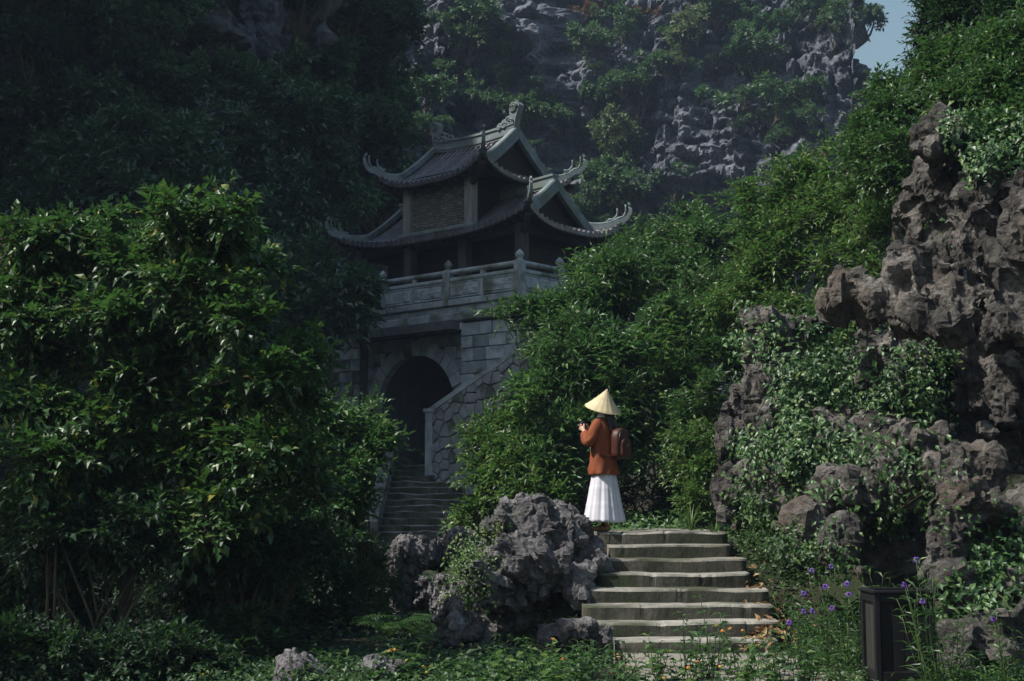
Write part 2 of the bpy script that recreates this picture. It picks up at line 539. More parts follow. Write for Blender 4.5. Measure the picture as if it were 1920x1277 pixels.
G = lambda *a: [(p, c) for p, c in a]
M['leaf_near'] = leaf_mat('glossy_tree_leaf', G((0.0, (0.016, 0.046, 0.012)), (0.5, (0.032, 0.085, 0.020)), (0.9, (0.062, 0.130, 0.028)), (0.975, (0.13, 0.16, 0.02)), (1.0, (0.28, 0.22, 0.03))), 0.44, 0.28)
M['leaf_bush'] = leaf_mat('bush_leaf', G((0.0, (0.015, 0.045, 0.013)), (0.5, (0.042, 0.104, 0.028)), (0.93, (0.098, 0.180, 0.048)), (1.0, (0.14, 0.20, 0.045))), 0.44, 0.30)
M['leaf_light'] = leaf_mat('light_leaf', G((0.0, (0.034, 0.084, 0.018)), (0.6, (0.082, 0.158, 0.034)), (1.0, (0.16, 0.22, 0.045))), 0.42, 0.38)
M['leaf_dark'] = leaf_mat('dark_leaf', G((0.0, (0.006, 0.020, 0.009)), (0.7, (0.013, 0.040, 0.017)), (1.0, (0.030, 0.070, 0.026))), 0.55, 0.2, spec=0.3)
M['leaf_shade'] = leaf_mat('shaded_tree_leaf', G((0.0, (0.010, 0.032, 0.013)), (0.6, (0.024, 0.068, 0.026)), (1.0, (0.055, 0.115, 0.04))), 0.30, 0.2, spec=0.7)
M['leaf_far'] = leaf_mat('far_leaf', G((0.0, (0.034, 0.075, 0.032)), (0.6, (0.066, 0.132, 0.055)), (1.0, (0.125, 0.185, 0.08))), 0.5, 0.25)
M['leaf_farpale'] = leaf_mat('far_pale_leaf', G((0.0, (0.07, 0.10, 0.045)), (0.6, (0.13, 0.16, 0.07)), (1.0, (0.22, 0.22, 0.10))), 0.6, 0.25)
M['leaf_rust'] = leaf_mat('rusty_leaf', G((0.0, (0.10, 0.06, 0.03)), (0.6, (0.17, 0.085, 0.04)), (1.0, (0.12, 0.13, 0.05))), 0.6, 0.25, (0.3, 0.12, 0.04))
M['leaf_ground'] = leaf_mat('herb_leaf', G((0.0, (0.018, 0.046, 0.012)), (0.6, (0.040, 0.092, 0.022)), (1.0, (0.085, 0.15, 0.035))), 0.45, 0.32)
M['leaf_dry'] = leaf_mat('dry_leaf', G((0.0, (0.10, 0.055, 0.025)), (0.6, (0.24, 0.14, 0.06)), (1.0, (0.36, 0.24, 0.11))), 0.7, 0.2, (0.4, 0.2, 0.06))
M['petal_purple'] = leaf_mat('purple_petal', G((0.0, (0.13, 0.045, 0.34)), (1.0, (0.24, 0.09, 0.50))), 0.6, 0.35, (0.25, 0.08, 0.5))
M['petal_orange'] = leaf_mat('orange_petal', G((0.0, (0.75, 0.26, 0.05)), (1.0, (0.85, 0.42, 0.10))), 0.6, 0.3, (0.9, 0.4, 0.06))
M['petal_yellow'] = leaf_mat('yellow_petal', G((0.0, (0.75, 0.55, 0.05)), (1.0, (0.85, 0.65, 0.10))), 0.6, 0.3, (0.9, 0.6, 0.06))

# ================================================================== SETTING
def sstep(a, b, x):
    t = np.clip((np.asarray(x, float) - a) / (b - a), 0, 1)
    return t * t * (3 - 2 * t)


def ground_h(x, y):
    x = np.asarray(x, float); y = np.asarray(y, float)
    h = 1.02 * sstep(13.8, 16.7, y) * sstep(-0.5, 0.8, x)
    h = h + 1.9 * sstep(19, 34, y) * sstep(-1.5, 3.0, x)
    h = h + 0.65 * sstep(20, 31, y) * (1 - sstep(-1.5, 3.0, x)) + 1.5 * sstep(31, 36, y) * (1 - sstep(-1.5, 3.0, x))
    h = h + 0.9 * sstep(2.9, 5.5, x) * sstep(11.5, 14.5, y)
    h = h + 2.0 * sstep(40, 80, y)
    near = np.exp(-((x - 1.9) / 0.9) ** 2) * (1 - sstep(12.8, 13.6, y))
    return h + 0.07 * (1 - near) * fbm(x * 0.8, y * 0.8, 0 * x + 3.3, 3) - 0.05


def axis_pts(segs):
    out = []
    for a, b, n in segs:
        out += list(np.linspace(a, b, n, endpoint=False))
    return np.array(out + [segs[-1][1]])


gx = axis_pts([(-420, -60, 14), (-60, -12, 22), (-12, 10, 150), (10, 60, 24), (60, 420, 14)])
gy = axis_pts([(-300, -20, 12), (-20, 8, 20), (8, 24, 120), (24, 50, 50), (50, 120, 24), (120, 480, 12)])
X, Y = np.meshgrid(gx, gy)
Z = ground_h(X, Y)
nxg, nyg = len(gx), len(gy)
I = (np.arange(nyg - 1)[:, None] * nxg + np.arange(nxg - 1)[None]).ravel()
ground = link('ground', np_mesh('ground', np.stack([X, Y, Z], -1).reshape(-1, 3), np.stack([I, I + 1, I + nxg + 1, I + nxg], -1), True), M['soil'])
tag(ground, 'dark leafy soil of the valley floor', kind='structure')

# ------------------------------------------------------------------ mountains
def cliff_mesh(plan, ztop, ds, dz, amp, lean, seed, smooth=False):
    """rock wall along a plan curve; displaced along its normal; the last rows bend back into the plateau"""
    plan = np.array(plan, float)
    seg = np.r_[0, np.cumsum(np.hypot(*np.diff(plan, axis=0).T))]
    s = np.arange(0, seg[-1], ds)
    # smooth curve
    px_ = np.interp(s, seg, plan[:, 0]); py_ = np.interp(s, seg, plan[:, 1])
    k = max(3, int(4 / ds)) | 1
    ker = np.ones(k) / k
    px_ = np.convolve(np.pad(px_, k // 2, 'edge'), ker, 'valid'); py_ = np.convolve(np.pad(py_, k // 2, 'edge'), ker, 'valid')
    tx, ty = np.gradient(px_), np.gradient(py_)
    L = np.hypot(tx, ty); nx, ny = ty / L, -tx / L
    zt = np.interp(px_, *ztop)
    nr = int(zt.max() / dz)
    v = np.linspace(0, 1, nr)
    S, Vv = np.meshgrid(s, v)
    ZZ = Vv * zt[None] - 0.5
    a, b = S, ZZ
    q = fbm(a / 6 + seed, b / 6, 0 * a + seed, 3)
    d = 3.2 * fbm(a / 10 + seed, b / 13, 0 * a + 2.2, 3) + 1.3 * ridged(a / 4.5 + seed, b / 9, 0 * a, 3)
    f1, f2 = worley(a / 2.1 + 0.5 * q + seed, b / 1.35 + 0.4 * q, 0 * a + 0.5 + seed)
    d = d + 0.95 * np.minimum(f2 - f1, 0.4) / 0.4 + 0.35 * vnoise(a / 3.1 + 7, b * 0.6 + q, 0 * a)
    f1b, f2b = worley(a / 0.62 + seed, b / 1.0 + 0.4 * q, 0 * a + 3.5)
    d = d + 0.26 * np.minimum(f2b - f1b, 0.4) / 0.4 + 0.30 * ridged(a / 0.75, b / 2.6 + seed, 0 * a, 3)
    d = d + 0.55 * facets(a / 1.5 + 0.3 * q, b / 1.9, 0 * a + 1.7 + seed) + 0.16 * facets(a / 0.55, b / 0.7, 0 * a + 0.7 + seed)
    d = d * amp - lean * ZZ
    back = np.clip((Vv - 0.94) / 0.06, 0, 1) ** 2 * 14
    d = d - back
    P = np.stack([px_[None] + nx[None] * d, py_[None] + ny[None] * d, ZZ + 0.8 * amp * (q - 0.2) * sstep(0.5, 1, Vv)], -1)
    nS = len(s)
    I = (np.arange(nr - 1)[:, None] * nS + np.arange(nS - 1)[None]).ravel()
    F = np.stack([I, I + 1, I + nS + 1, I + nS], -1)
    return P, F


FAR_ZT = ([-20, 17, 20.5, 22, 24, 27, 33, 44], [42, 42, 37, 34, 31.5, 29.5, 26, 20])
FARP, FARF = cliff_mesh([(-24, 88), (-8, 88), (0, 90), (10, 87), (22, 83), (28, 86), (35, 96), (43, 112)], FAR_ZT, 0.13, 0.13, 1.0, 0.30, 3.0)
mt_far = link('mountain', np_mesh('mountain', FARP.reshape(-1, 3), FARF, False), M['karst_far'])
tag(mt_far, 'far bluish limestone mountainside with ledges and cracks', kind='structure')
WALL_ZT = ([-60, -40, -28, -23, -20, -2], [16, 18, 26, 34, 39, 37])
WALLP, WALLF = cliff_mesh([(-40, 15), (-30, 18.5), (-23, 21), (-20.5, 25), (-20, 35), (-18, 41), (-14, 45), (-10.5, 48.5), (-7.6, 52), (-6.6, 57), (-8, 66), (-12, 76)], WALL_ZT, 0.24, 0.24, 0.8, 0.06, 9.0)
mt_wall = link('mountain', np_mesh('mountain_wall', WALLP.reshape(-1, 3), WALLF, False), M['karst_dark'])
tag(mt_wall, 'steep shaded mountain wall behind the dark trees and the gate tower', kind='structure')

# ================================================================== GATE TOWER
TC = (-1.009, 38.0); TT = 0.723
tower = thing('gate_tower', 'two tiered stone gate tower with curled tiled roofs above an arched gateway', 'gate tower', (TC[0], TC[1], 0), -TT)
# local frame: x runs along the arched front to the right, -y is the front


def shared(name, cache, key, builder, mat):
    if key not in cache:
        me = builder().mesh(name); me.materials.append(mat); cache[key] = me
    return cache[key]


def part(mb, name, mat, parent, smooth=False):
    return mb.build(name, mat, parent, smooth)


BW, BD = 3.7, 2.2           # half width and depth of the base
RX0, RX1, RZ = -2.17, 1.62, 5.78    # recess round the arch
AX, AR, AZ = -0.27, 1.45, 3.86      # arch centre, radius, springing height
ZB = 0.3
PY = -1.86                  # recess plane
w = MB()
w.box(((-BW + RX0) / 2, (-BD + 1.0) / 2 + 0.05, (ZB + 6.0) / 2), (RX0 + BW, BD + 1.0 - 0.1, 6.0 - ZB))
w.box(((BW + RX1) / 2, (-BD + 1.0) / 2 + 0.05, (ZB + 6.0) / 2), (BW - RX1, BD + 1.0 - 0.1, 6.0 - ZB))
w.box((0, (1.0 + BD) / 2, (ZB + 6.0) / 2), (2 * BW, BD - 1.0, 6.0 - ZB))
w.box(((RX0 + RX1) / 2, (-BD + 0.05 - 1.0 + 0.0) / 2 + 0.5, (RZ + 6.0) / 2), (RX1 - RX0, BD - 0.05 - 0.004 + 0.9, 6.0 - RZ))
# panel with the arched opening, and the barrel of the passage
ring = [(AX - AR, ZB)] + [(AX - AR * math.cos(PI * k / 28), AZ + AR * math.sin(PI * k / 28)) for k in range(29)] + [(AX + AR, ZB)]
outr = []
for (a, c) in ring:
    if c <= AZ: outr.append((RX0 if a < AX else RX1, c))
    else:
        dx, dz = a - AX, c - AZ
        ks = []
        if dx < -1e-6: ks.append((RX0 - AX) / dx)
        if dx > 1e-6: ks.append((RX1 - AX) / dx)
        if dz > 1e-6: ks.append((RZ - AZ) / dz)
        k = min(ks); outr.append((AX + dx * k, AZ + dz * k))
n = len(ring)
vs = [(a, PY, c) for a, c in ring] + [(a, PY, c) for a, c in outr] + [(a, 1.0, c) for a, c in ring]
fs = [(i, i + 1, n + i + 1, n + i) for i in range(n - 1)] + [(i, 2 * n + i, 2 * n + i + 1, i + 1) for i in range(n - 1)]
# corner fill where the rim passes the upper corners
for i in range(n - 1):
    p, q = outr[i], outr[i + 1]
    if abs(p[0] - q[0]) > 1e-4 and abs(p[1] - q[1]) > 1e-4:
        cx_ = RX0 if min(p[0], q[0]) < AX else RX1
        vs.append((cx_, PY, RZ)); fs.append((n + i, n + i + 1, len(vs) - 1))
w.add(vs, fs)
gate_wall = part(w, 'gate_wall', M['mortar'], tower)

blk = {}
def block(parent, x, y, z, sx, sz, face='f', depth=0.12, name='stone_block', b=0.018):
    key = (round(sx * 20), round(sz * 40), face)
    qx, qz = key[0] / 20, key[1] / 40
    def mk():
        m = MB()
        m.bbox((0, 0, 0), (qx, depth, qz) if face == 'f' else (depth, qx, qz), b)
        return m
    me = shared(name, blk, key, mk, M['stone'])
    o = link(name, me, None, parent, (x, y, z))
    o.scale = (sx / qx, 1, sz / qz) if face == 'f' else (1, sx / qx, sz / qz)
    o.rotation_euler = (random.uniform(-.006, .006), random.uniform(-.004, .004), random.uniform(-.006, .006))
    return o


def courses(x0, x1, z0, z1, ch, skip=None, plane=-2.2, face='f', wmin=0.42, wmax=0.66):
    z = z0; row = 0
    while z < z1 - 0.08:
        h = min(ch * random.uniform(0.93, 1.07), z1 - z)
        if z1 - z - h < 0.1: h = z1 - z
        x = x0 - (0.0 if row % 2 else random.uniform(0.15, 0.25))
        while x < x1 - 0.02:
            wd = random.uniform(wmin, wmax)
            a, b_ = max(x, x0), min(x + wd, x1)
            if x1 - b_ < 0.14: b_ = x1
            x = b_ if b_ == x1 else x + wd
            if b_ - a < 0.06: continue
            mx, mz = (a + b_) / 2, z + h / 2
            if skip and skip(mx, mz): continue
            off = random.uniform(-0.012, 0.014)
            if face == 'f': block(gate_wall, mx, plane - off, mz, b_ - a - 0.014, h - 0.014)
            else: block(gate_wall, plane + off, mx, mz, b_ - a - 0.014, h - 0.014, 's')
        z += h; row += 1


courses(-BW, RX0, 2.0, 5.95, 0.33, plane=-BD + 0.01)
courses(RX1, BW, 2.0, 5.95, 0.33, plane=-BD + 0.01)
courses(RX0 + 0.02, RX1 - 0.02, 2.2, RZ, 0.36, skip=lambda x, z: (math.hypot(x - AX, z - AZ) < AR + 0.22 and z > AZ - .1) or (z <= AZ and abs(x - AX) < AR + 0.14), plane=PY + 0.015)
courses(-BD + 0.1, BD, 3.2, 5.95, 0.33, plane=BW - 0.01, face='s')
# voussoirs and jamb stones
NV = 17
for k in range(NV):
    a0, a1 = PI * k / NV + 0.006, PI * (k + 1) / NV - 0.006
    r0, r1 = AR - 0.01, AR + 0.36 + random.uniform(-0.03, 0.03)
    poly = [(AX - r0 * math.cos(a0), AZ + r0 * math.sin(a0)), (AX - r0 * math.cos((a0 + a1) / 2), AZ + r0 * math.sin((a0 + a1) / 2)),
            (AX - r0 * math.cos(a1), AZ + r0 * math.sin(a1)), (AX - r1 * math.cos(a1), AZ + r1 * math.sin(a1)), (AX - r1 * math.cos(a0), AZ + r1 * math.sin(a0))]
    m = MB(); m.prism(poly, 0.2 + random.uniform(0, 0.02), axis=1, base=PY - 0.11 + random.uniform(-.01, .01))
    part(m, 'voussoir', M['voussoir'], gate_wall)
z = 2.2
while z < AZ - 0.05:
    h = min(0.42, AZ - z)
    for sg in (-1, 1):
        block(gate_wall, AX + sg * (AR + 0.17), PY - 0.02, z + h / 2, 0.36, h - 0.014, 'f', 0.12)
    z += h
# row of small stones under the slab, slab and plinth
x = RX0 - 0.1
while x < RX1 + 0.05:
    wd = random.uniform(0.17, 0.27)
    block(gate_wall, x + wd / 2, -BD - 0.03, 5.875, wd - 0.016, 0.2)
    x += wd
m = MB(); m.bbox((0, 0, 6.115), (2 * BW + 0.25, 2 * BD + 0.34, 0.23), 0.03); part(m, 'cornice', M['stone_trim'], tower)
m = MB(); m.bbox((0, 0, 6.315), (2 * BW + 0.02, 2 * BD + 0.18, 0.17), 0.02); part(m, 'terrace_slab', M['stone_trim'], tower)

# balustrade
ZF = 6.40
balu = part(MB().bbox((0, -2.27, ZF + 0.08), (7.3, 0.2, 0.16), 0.02).bbox((3.59, 0.1, ZF + 0.08), (0.2, 4.54, 0.16), 0.02), 'balustrade', M['stone_trim'], tower)
def post(x, y):
    m = MB(); m.bbox((x, y, ZF + 0.46), (0.23, 0.23, 0.92), 0.02)
    p = part(m, 'baluster_post', M['stone_trim'], balu)
    for sx, sy in ((0, -1), (1, 0)):        # sunk carved fields: raised frame strips
        pass
    m = MB(); m.lathe([(0.085, 0.0), (0.085, 0.03), (0.06, 0.05), (0.10, 0.09), (0.115, 0.14), (0.085, 0.20), (0.04, 0.245), (0.012, 0.27)], (x, y, ZF + 0.92), 10)
    part(m, 'post_finial', M['stone_trim'], balu, True)
bx = [-3.59, -1.197, 1.197, 3.59]
for xx in bx: post(xx, -2.264)
by = [-2.264, -0.75, 0.75, 2.264]
for yy in by[1:]: post(3.59, yy)


def carved_panel(x0, x1, y, side=False):
    nx_, nz_ = 40, 16
    a = np.linspace(x0, x1, nx_); c = np.linspace(ZF + 0.17, ZF + 0.60, nz_)
    A, Cc = np.meshgrid(a, c)
    e = np.minimum(np.minimum(A - x0, x1 - A) / 0.07, np.minimum(Cc - c[0], c[-1] - Cc) / 0.07)
    inn = np.clip(e, 0, 1)
    rel = 0.012 + 0.05 * (1 - inn) + inn * 0.045 * (0.5 + 0.5 * ridged(A * 4.5, Cc * 5.5, 0 * A + x0, 2)) * (inn > 0.9)
    rel[0] = rel[-1] = 0; rel[:, 0] = rel[:, -1] = 0
    V = np.stack([A, y - rel - 0.05, Cc], -1) if not side else np.stack([y + rel + 0.05, A, Cc], -1)
    I = (np.arange(nz_ - 1)[:, None] * nx_ + np.arange(nx_ - 1)[None]).ravel()
    F = np.stack([I, I + 1, I + nx_ + 1, I + nx_], -1)
    b = V.reshape(-1, 3)
    back = b.copy()
    if side: back[:, 0] = y - 0.05
    else: back[:, 1] = y + 0.05
    Vv = np.concatenate([b, back]); k = len(b)
    F2 = np.concatenate([F, F[:, ::-1] + k])
    link('carved_panel', np_mesh('carved_panel', Vv, F2), M['stone_trim'], balu)


for i in range(3):
    x0, x1 = bx[i] + 0.115, bx[i + 1] - 0.115
    mid = (x0 + x1) / 2
    carved_panel(x0, mid - 0.05, -2.264); carved_panel(mid + 0.05, x1, -2.264)
    part(MB().bbox((mid, -2.264, ZF + 0.385), (0.10, 0.14, 0.44), 0.012).box((mid, -2.264, ZF + 0.76), (0.12, 0.09, 0.10)), 'panel_stud', M['stone_trim'], balu)
    part(MB().bbox((mid, -2.264, ZF + 0.66), (x1 - x0 + 0.02, 0.17, 0.11), 0.03), 'rail', M['stone_trim'], balu)
    part(MB().bbox((mid, -2.264, ZF + 0.865), (x1 - x0 + 0.02, 0.14, 0.12), 0.04), 'handrail', M['stone_trim'], balu)
for i in range(3):
    y0, y1 = by[i] + 0.115, by[i + 1] - 0.115
    mid = (y0 + y1) / 2
    carved_panel(y0, y1, 3.59, True)
    part(MB().bbox((3.59, mid, ZF + 0.66), (0.17, y1 - y0 + 0.02, 0.11), 0.03), 'rail', M['stone_trim'], balu)
    part(MB().bbox((3.59, mid, ZF + 0.865), (0.14, y1 - y0 + 0.02, 0.12), 0.04), 'handrail', M['stone_trim'], balu)

# lower storey: dark hall and its columns
part(MB().box((0, 0.25, 7.45), (5.0, 2.2, 2.1)), 'hall_wall', M['wood'], tower)
for xx in (-2.95, -1.0, 1.0, 2.95):
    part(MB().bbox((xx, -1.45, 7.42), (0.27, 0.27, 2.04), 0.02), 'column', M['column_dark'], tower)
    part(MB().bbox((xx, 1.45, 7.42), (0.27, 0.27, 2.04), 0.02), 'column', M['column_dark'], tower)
part(MB().box((0, -1.45, 8.30), (6.3, 0.2, 0.22)).box((0, 1.45, 8.30), (6.3, 0.2, 0.22)).box((2.95, 0, 8.28), (0.2, 2.9, 0.2)).box((-2.95, 0, 8.28), (0.2, 2.9, 0.2)), 'eave_beam', M['wood'], tower)


# ------------------------------------------------------------------ roofs
class Roof:
    def __init__(s, A, B, r, g, ze, H, lift):
        s.A, s.B, s.r, s.g, s.ze, s.H, s.lift = A, B, r, g, ze, H, lift

    def s_of(s, u, n):
        sn = abs(n) / s.B
        if abs(u) > s.r:
            sg = s.g / s.B
            su = sg + (abs(u) - s.r) / (s.A - s.r) * (1 - sg)
            return max(sn, su)
        return sn

    def z(s, u, n):
        q = min(1.0, s.s_of(u, n))
        zz = s.ze + s.H * (1 - q) ** 1.3
        return zz + s.lift * min(1.1, abs(u) / s.A) ** 3.2 * min(1.1, abs(n) / s.B) ** 3.2

    def hw(s, n):
        n = abs(n)
        return s.r if n <= s.g else s.r + (n - s.g) / (s.B - s.g) * (s.A - s.r)

    def hd(s, u):
        return s.g + (abs(u) - s.r) / (s.A - s.r) * (s.B - s.g)


def build_roof(R, name, top_from_n=0.0, zr=None):
    """roof with deck, soffit, tile courses, hip ridges, gable bands and main ridge; local y = -n"""
    deck = MB(); sof = MB()
    NU, NN = 24, 10
    for sg in (-1, 1):
        vs = []; fs = []
        for j in range(NN + 1):
            n = R.B * j / NN
            for i in range(NU + 1):
                u = (2 * i / NU - 1) * R.hw(n)
                vs.append((u, -sg * n, R.z(u, n)))
        for j in range(NN):
            for i in range(NU):
                a = j * (NU + 1) + i
                fs.append((a, a + 1, a + NU + 2, a + NU + 1))
        deck.add(vs, fs)
        sof.add([(p[0], p[1], p[2] - 0.11) for p in vs], fs)
        e = [(NN * (NU + 1) + i) for i in range(NU + 1)]
        sof.add([vs[i] for i in e] + [(vs[i][0], vs[i][1], vs[i][2] - 0.11) for i in e], [(i, i + 1, NU + 2 + i, NU + 1 + i) for i in range(NU)])
        vs = []; fs = []
        for j in range(NN + 1):
            u = R.r + 1e-4 + (R.A - R.r - 1e-4) * j / NN
            for i in range(NU + 1):
                n = (2 * i / NU - 1) * R.hd(u)
                vs.append((sg * u, -n, R.z(u, n)))
        for j in range(NN):
            for i in range(NU):
                a = j * (NU + 1) + i
                fs.append((a, a + 1, a + NU + 2, a + NU + 1))
        deck.add(vs, fs)
        sof.add([(p[0], p[1], p[2] - 0.11) for p in vs], fs)
        sof.add([vs[i] for i in e] + [(vs[i][0], vs[i][1], vs[i][2] - 0.11) for i in e], [(i, i + 1, NU + 2 + i, NU + 1 + i) for i in range(NU)])
    roof = part(deck, name, M['pan'], tower)
    part(sof, 'eave_soffit', M['wood'], roof)
    sp = 0.188

    def course(p0, p1):
        """one run of round cover tiles from p0 (top) to p1 (eave) in (u, n)"""
        L = math.hypot(p1[0] - p0[0], p1[1] - p0[1])
        if L < 0.12: return
        nt = max(2, int(L / 0.19))
        vs = []; fs = []; K = 5
        du, dn = (p1[0] - p0[0]) / L, (p1[1] - p0[1]) / L
        rows = []
        for t in range(nt):
            rows += [(t / nt, 0.050), ((t + 0.97) / nt, 0.062)]
        rows.append((1.0 + 0.04 / L, 0.066))
        for f, rr in rows:
            u = p0[0] + (p1[0] - p0[0]) * f; n_ = p0[1] + (p1[1] - p0[1]) * f
            z0 = R.z(u, n_)
            for k in range(K):
                an = PI * k / (K - 1)
                o = rr * math.cos(an)
                vs.append((u - dn * o, -(n_ + du * o), z0 - 0.004 + rr * 1.35 * math.sin(an)))
        for t in range(len(rows) - 1):
            for k in range(K - 1):
                a = t * K + k
                fs.append((a, a + 1, a + K + 1, a + K))
        b0 = (len(rows) - 1) * K
        # round end tile
        c0 = len(vs); lx = [vs[b0 + k] for k in range(K)]
        for k in range(1, K - 1):
            p = lx[k]; vs.append((p[0], p[1], 2 * lx[0][2] - p[2] + 0.0))
        fs.append(tuple(b0 + k for k in range(K)) + tuple(c0 + k for k in range(K - 2))[::-1])
        part(MB().add(vs, fs), 'roof_tile', M['tile'], roof)

    n0 = top_from_n
    cnt = int(2 * R.A / sp)
    for i in range(cnt):
        u = (i + 0.5) * 2 * R.A / cnt - R.A
        ns = n0
        if abs(u) > R.r: ns = R.g + (abs(u) - R.r) / (R.A - R.r) * (R.B - R.g)
        for sg in (1, -1): course((u, sg * ns), (u, sg * R.B))
    cnt = int(2 * R.B / sp)
    for i in range(cnt):
        n = (i + 0.5) * 2 * R.B / cnt - R.B
        us = (R.r if abs(n) <= R.g else R.hw(n)) + 1e-4
        for sg in (1, -1): course((sg * us, n), (sg * R.A, n))
    # flat drip tiles between the courses along the eaves
    dm = MB()
    cnt = int(2 * R.A / sp)
    for i in range(cnt - 1):
        u = (i + 1) * 2 * R.A / cnt - R.A
        for sg in (-1, 1):
            z0 = R.z(u, R.B); y = -sg * (R.B + 0.035)
            dm.add([(u - 0.06, y, z0 + 0.02), (u + 0.06, y, z0 + 0.02), (u + 0.035, y, z0 - 0.07), (u, y, z0 - 0.10), (u - 0.035, y, z0 - 0.07),
                    (u - 0.06, y + sg * 0.03, z0 + 0.02), (u + 0.06, y + sg * 0.03, z0 + 0.02)], [(0, 1, 2, 3, 4), (0, 5, 6, 1)])
    cnt = int(2 * R.B / sp)
    for i in range(cnt - 1):
        n = (i + 1) * 2 * R.B / cnt - R.B
        for sg in (-1, 1):
            z0 = R.z(R.A, n); x = sg * (R.A + 0.035)
            dm.add([(x, n - 0.06, z0 + 0.02), (x, n + 0.06, z0 + 0.02), (x, n + 0.035, z0 - 0.07), (x, n, z0 - 0.10), (x, n - 0.035, z0 - 0.07),
                    (x - sg * 0.03, n - 0.06, z0 + 0.02), (x - sg * 0.03, n + 0.06, z0 + 0.02)], [(0, 1, 2, 3, 4), (0, 5, 6, 1)])
    dt = part(dm, 'drip_tile', M['tile'], roof); tag(dt, kind='stuff')
    # hip ridges with curled tips
    for su in (-1, 1):
        for sn in (-1, 1):
            d = Vector((su * (R.A - R.r), -sn * (R.B - R.g), 0)).normalized()
            pts = []; W = []; H = []
            for k in range(9):
                q = k / 8
                u = R.r + (R.A - R.r) * q; n = R.g + (R.B - R.g) * q
                pts.append(Vector((su * u, -sn * n, R.z(u, n) + 0.085))); W.append(0.12); H.append(0.19 - 0.04 * q)
            end = pts[-1].copy()
            for o, hz, ww in ((0.09, 0.02, 0.11), (0.18, 0.07, 0.10), (0.255, 0.15, 0.09), (0.30, 0.25, 0.08), (0.315, 0.36, 0.07), (0.295, 0.46, 0.06), (0.25, 0.525, 0.045)):
                pts.append(end + d * o + Vector((0, 0, hz))); W.append(ww); H.append(0.19 * ww / 0.15)
            m = MB(); m.bar(pts, W, H)
            m.tube([p + Vector((0, 0, 0.10)) for p in pts[:10]], 0.048, 7); m.bar([p + Vector((0, 0, -0.045)) for p in pts[:10]], 0.20, 0.05)
            hip = part(m, 'hip_ridge', M['ridge'], roof)
            # smaller curls standing on the ridge behind the tip
            for off, sc in ((-0.06, 0.80), (-0.22, 0.60)):
                c0 = end + d * off + Vector((0, 0, 0.06))
                cp = []; cr = []
                for k in range(9):
                    an = -0.35 + k / 8 * 2.3
                    cp.append(c0 + d * (sc * (0.30 * math.sin(an) + 0.02)) + Vector((0, 0, sc * (0.30 - 0.30 * math.cos(an)) + 0.0)) * 1.25)
                    cr.append(0.042 * (1 - 0.5 * k / 8))
                part(MB().tube(cp, cr, 6), 'ridge_curl', M['ridge'], roof, True)
            # low wave crest along the end of the ridge
            cp = [pts[5] + Vector((0, 0, 0.12)), pts[5] + d * 0.08 + Vector((0, 0, 0.19)), pts[5] + d * 0.16 + Vector((0, 0, 0.15)), pts[6] + d * .05 + Vector((0, 0, 0.14))]
            part(MB().tube(cp, [0.03, 0.045, 0.04, 0.02], 6), 'ridge_curl', M['ridge'], roof, True)
    # gable bands and gable field
    za = R.z(0, 0)
    for su in (-1, 1):
        for sn in (-1, 1):
            lay = ((0.17, 0.10, 0.26, 0.02), (0.115, 0.15, 0.12, 0.135), (0.21, 0.08, 0.09, -0.09))
            m = MB()
            for out, ww, hh, up_ in lay:
                pts = []
                for k in range(11):
                    q = k / 10
                    n = R.g * 1.05 * q
                    zz = R.ze + R.H * (1 - n / R.B) ** 1.3
                    pts.append(Vector((su * (R.r + out - 0.10), -sn * n, zz + 0.10 + up_ - 0.02 * q)))
                m.bar(pts, ww, hh)
            part(m, 'gable_band', M['ridge'], roof)
        pts = [(-R.g * q, R.ze + R.H * (1 - abs(R.g * q) / R.B) ** 1.3 - 0.02) for q in np.linspace(-1, 1, 13)]
        base = R.z(R.r + 0.001, 0) - 0.15
        m = MB(); m.prism([(p[0], p[1]) for p in pts] + [(pts[-1][0], base), (pts[0][0], base)], 0.04, axis=0, base=su * (R.r - 0.16))
        part(m, 'gable_board', M['wood'], roof)
    return roof


R2 = Roof(1.98, 1.83, 1.46, 1.32, 9.90, 1.28, 0.46)
R1 = Roof(3.50, 1.83, 2.80, 1.30, 8.38, 1.18, 0.42)
lower_roof = build_roof(R1, 'lower_roof', 0.0)
upper_roof = build_roof(R2, 'upper_roof', 0.0)
# main ridges, slightly sagging
for R, rf, x0 in ((R2, upper_roof, 1.5), (R1, lower_roof, 2.86)):
    zt = R.z(0, 0)
    pts = [Vector((x0 * q, 0, zt + 0.10 + 0.10 * q * q)) for q in np.linspace(-1, 1, 15)]
    m = MB(); m.bar(pts, 0.20, 0.30); m.bar([p + Vector((0, 0, 0.17)) for p in pts], 0.27, 0.06); m.bar([p + Vector((0, 0, -0.06)) for p in pts], 0.25, 0.05)
    part(m, 'main_ridge', M['ridge'], rf)


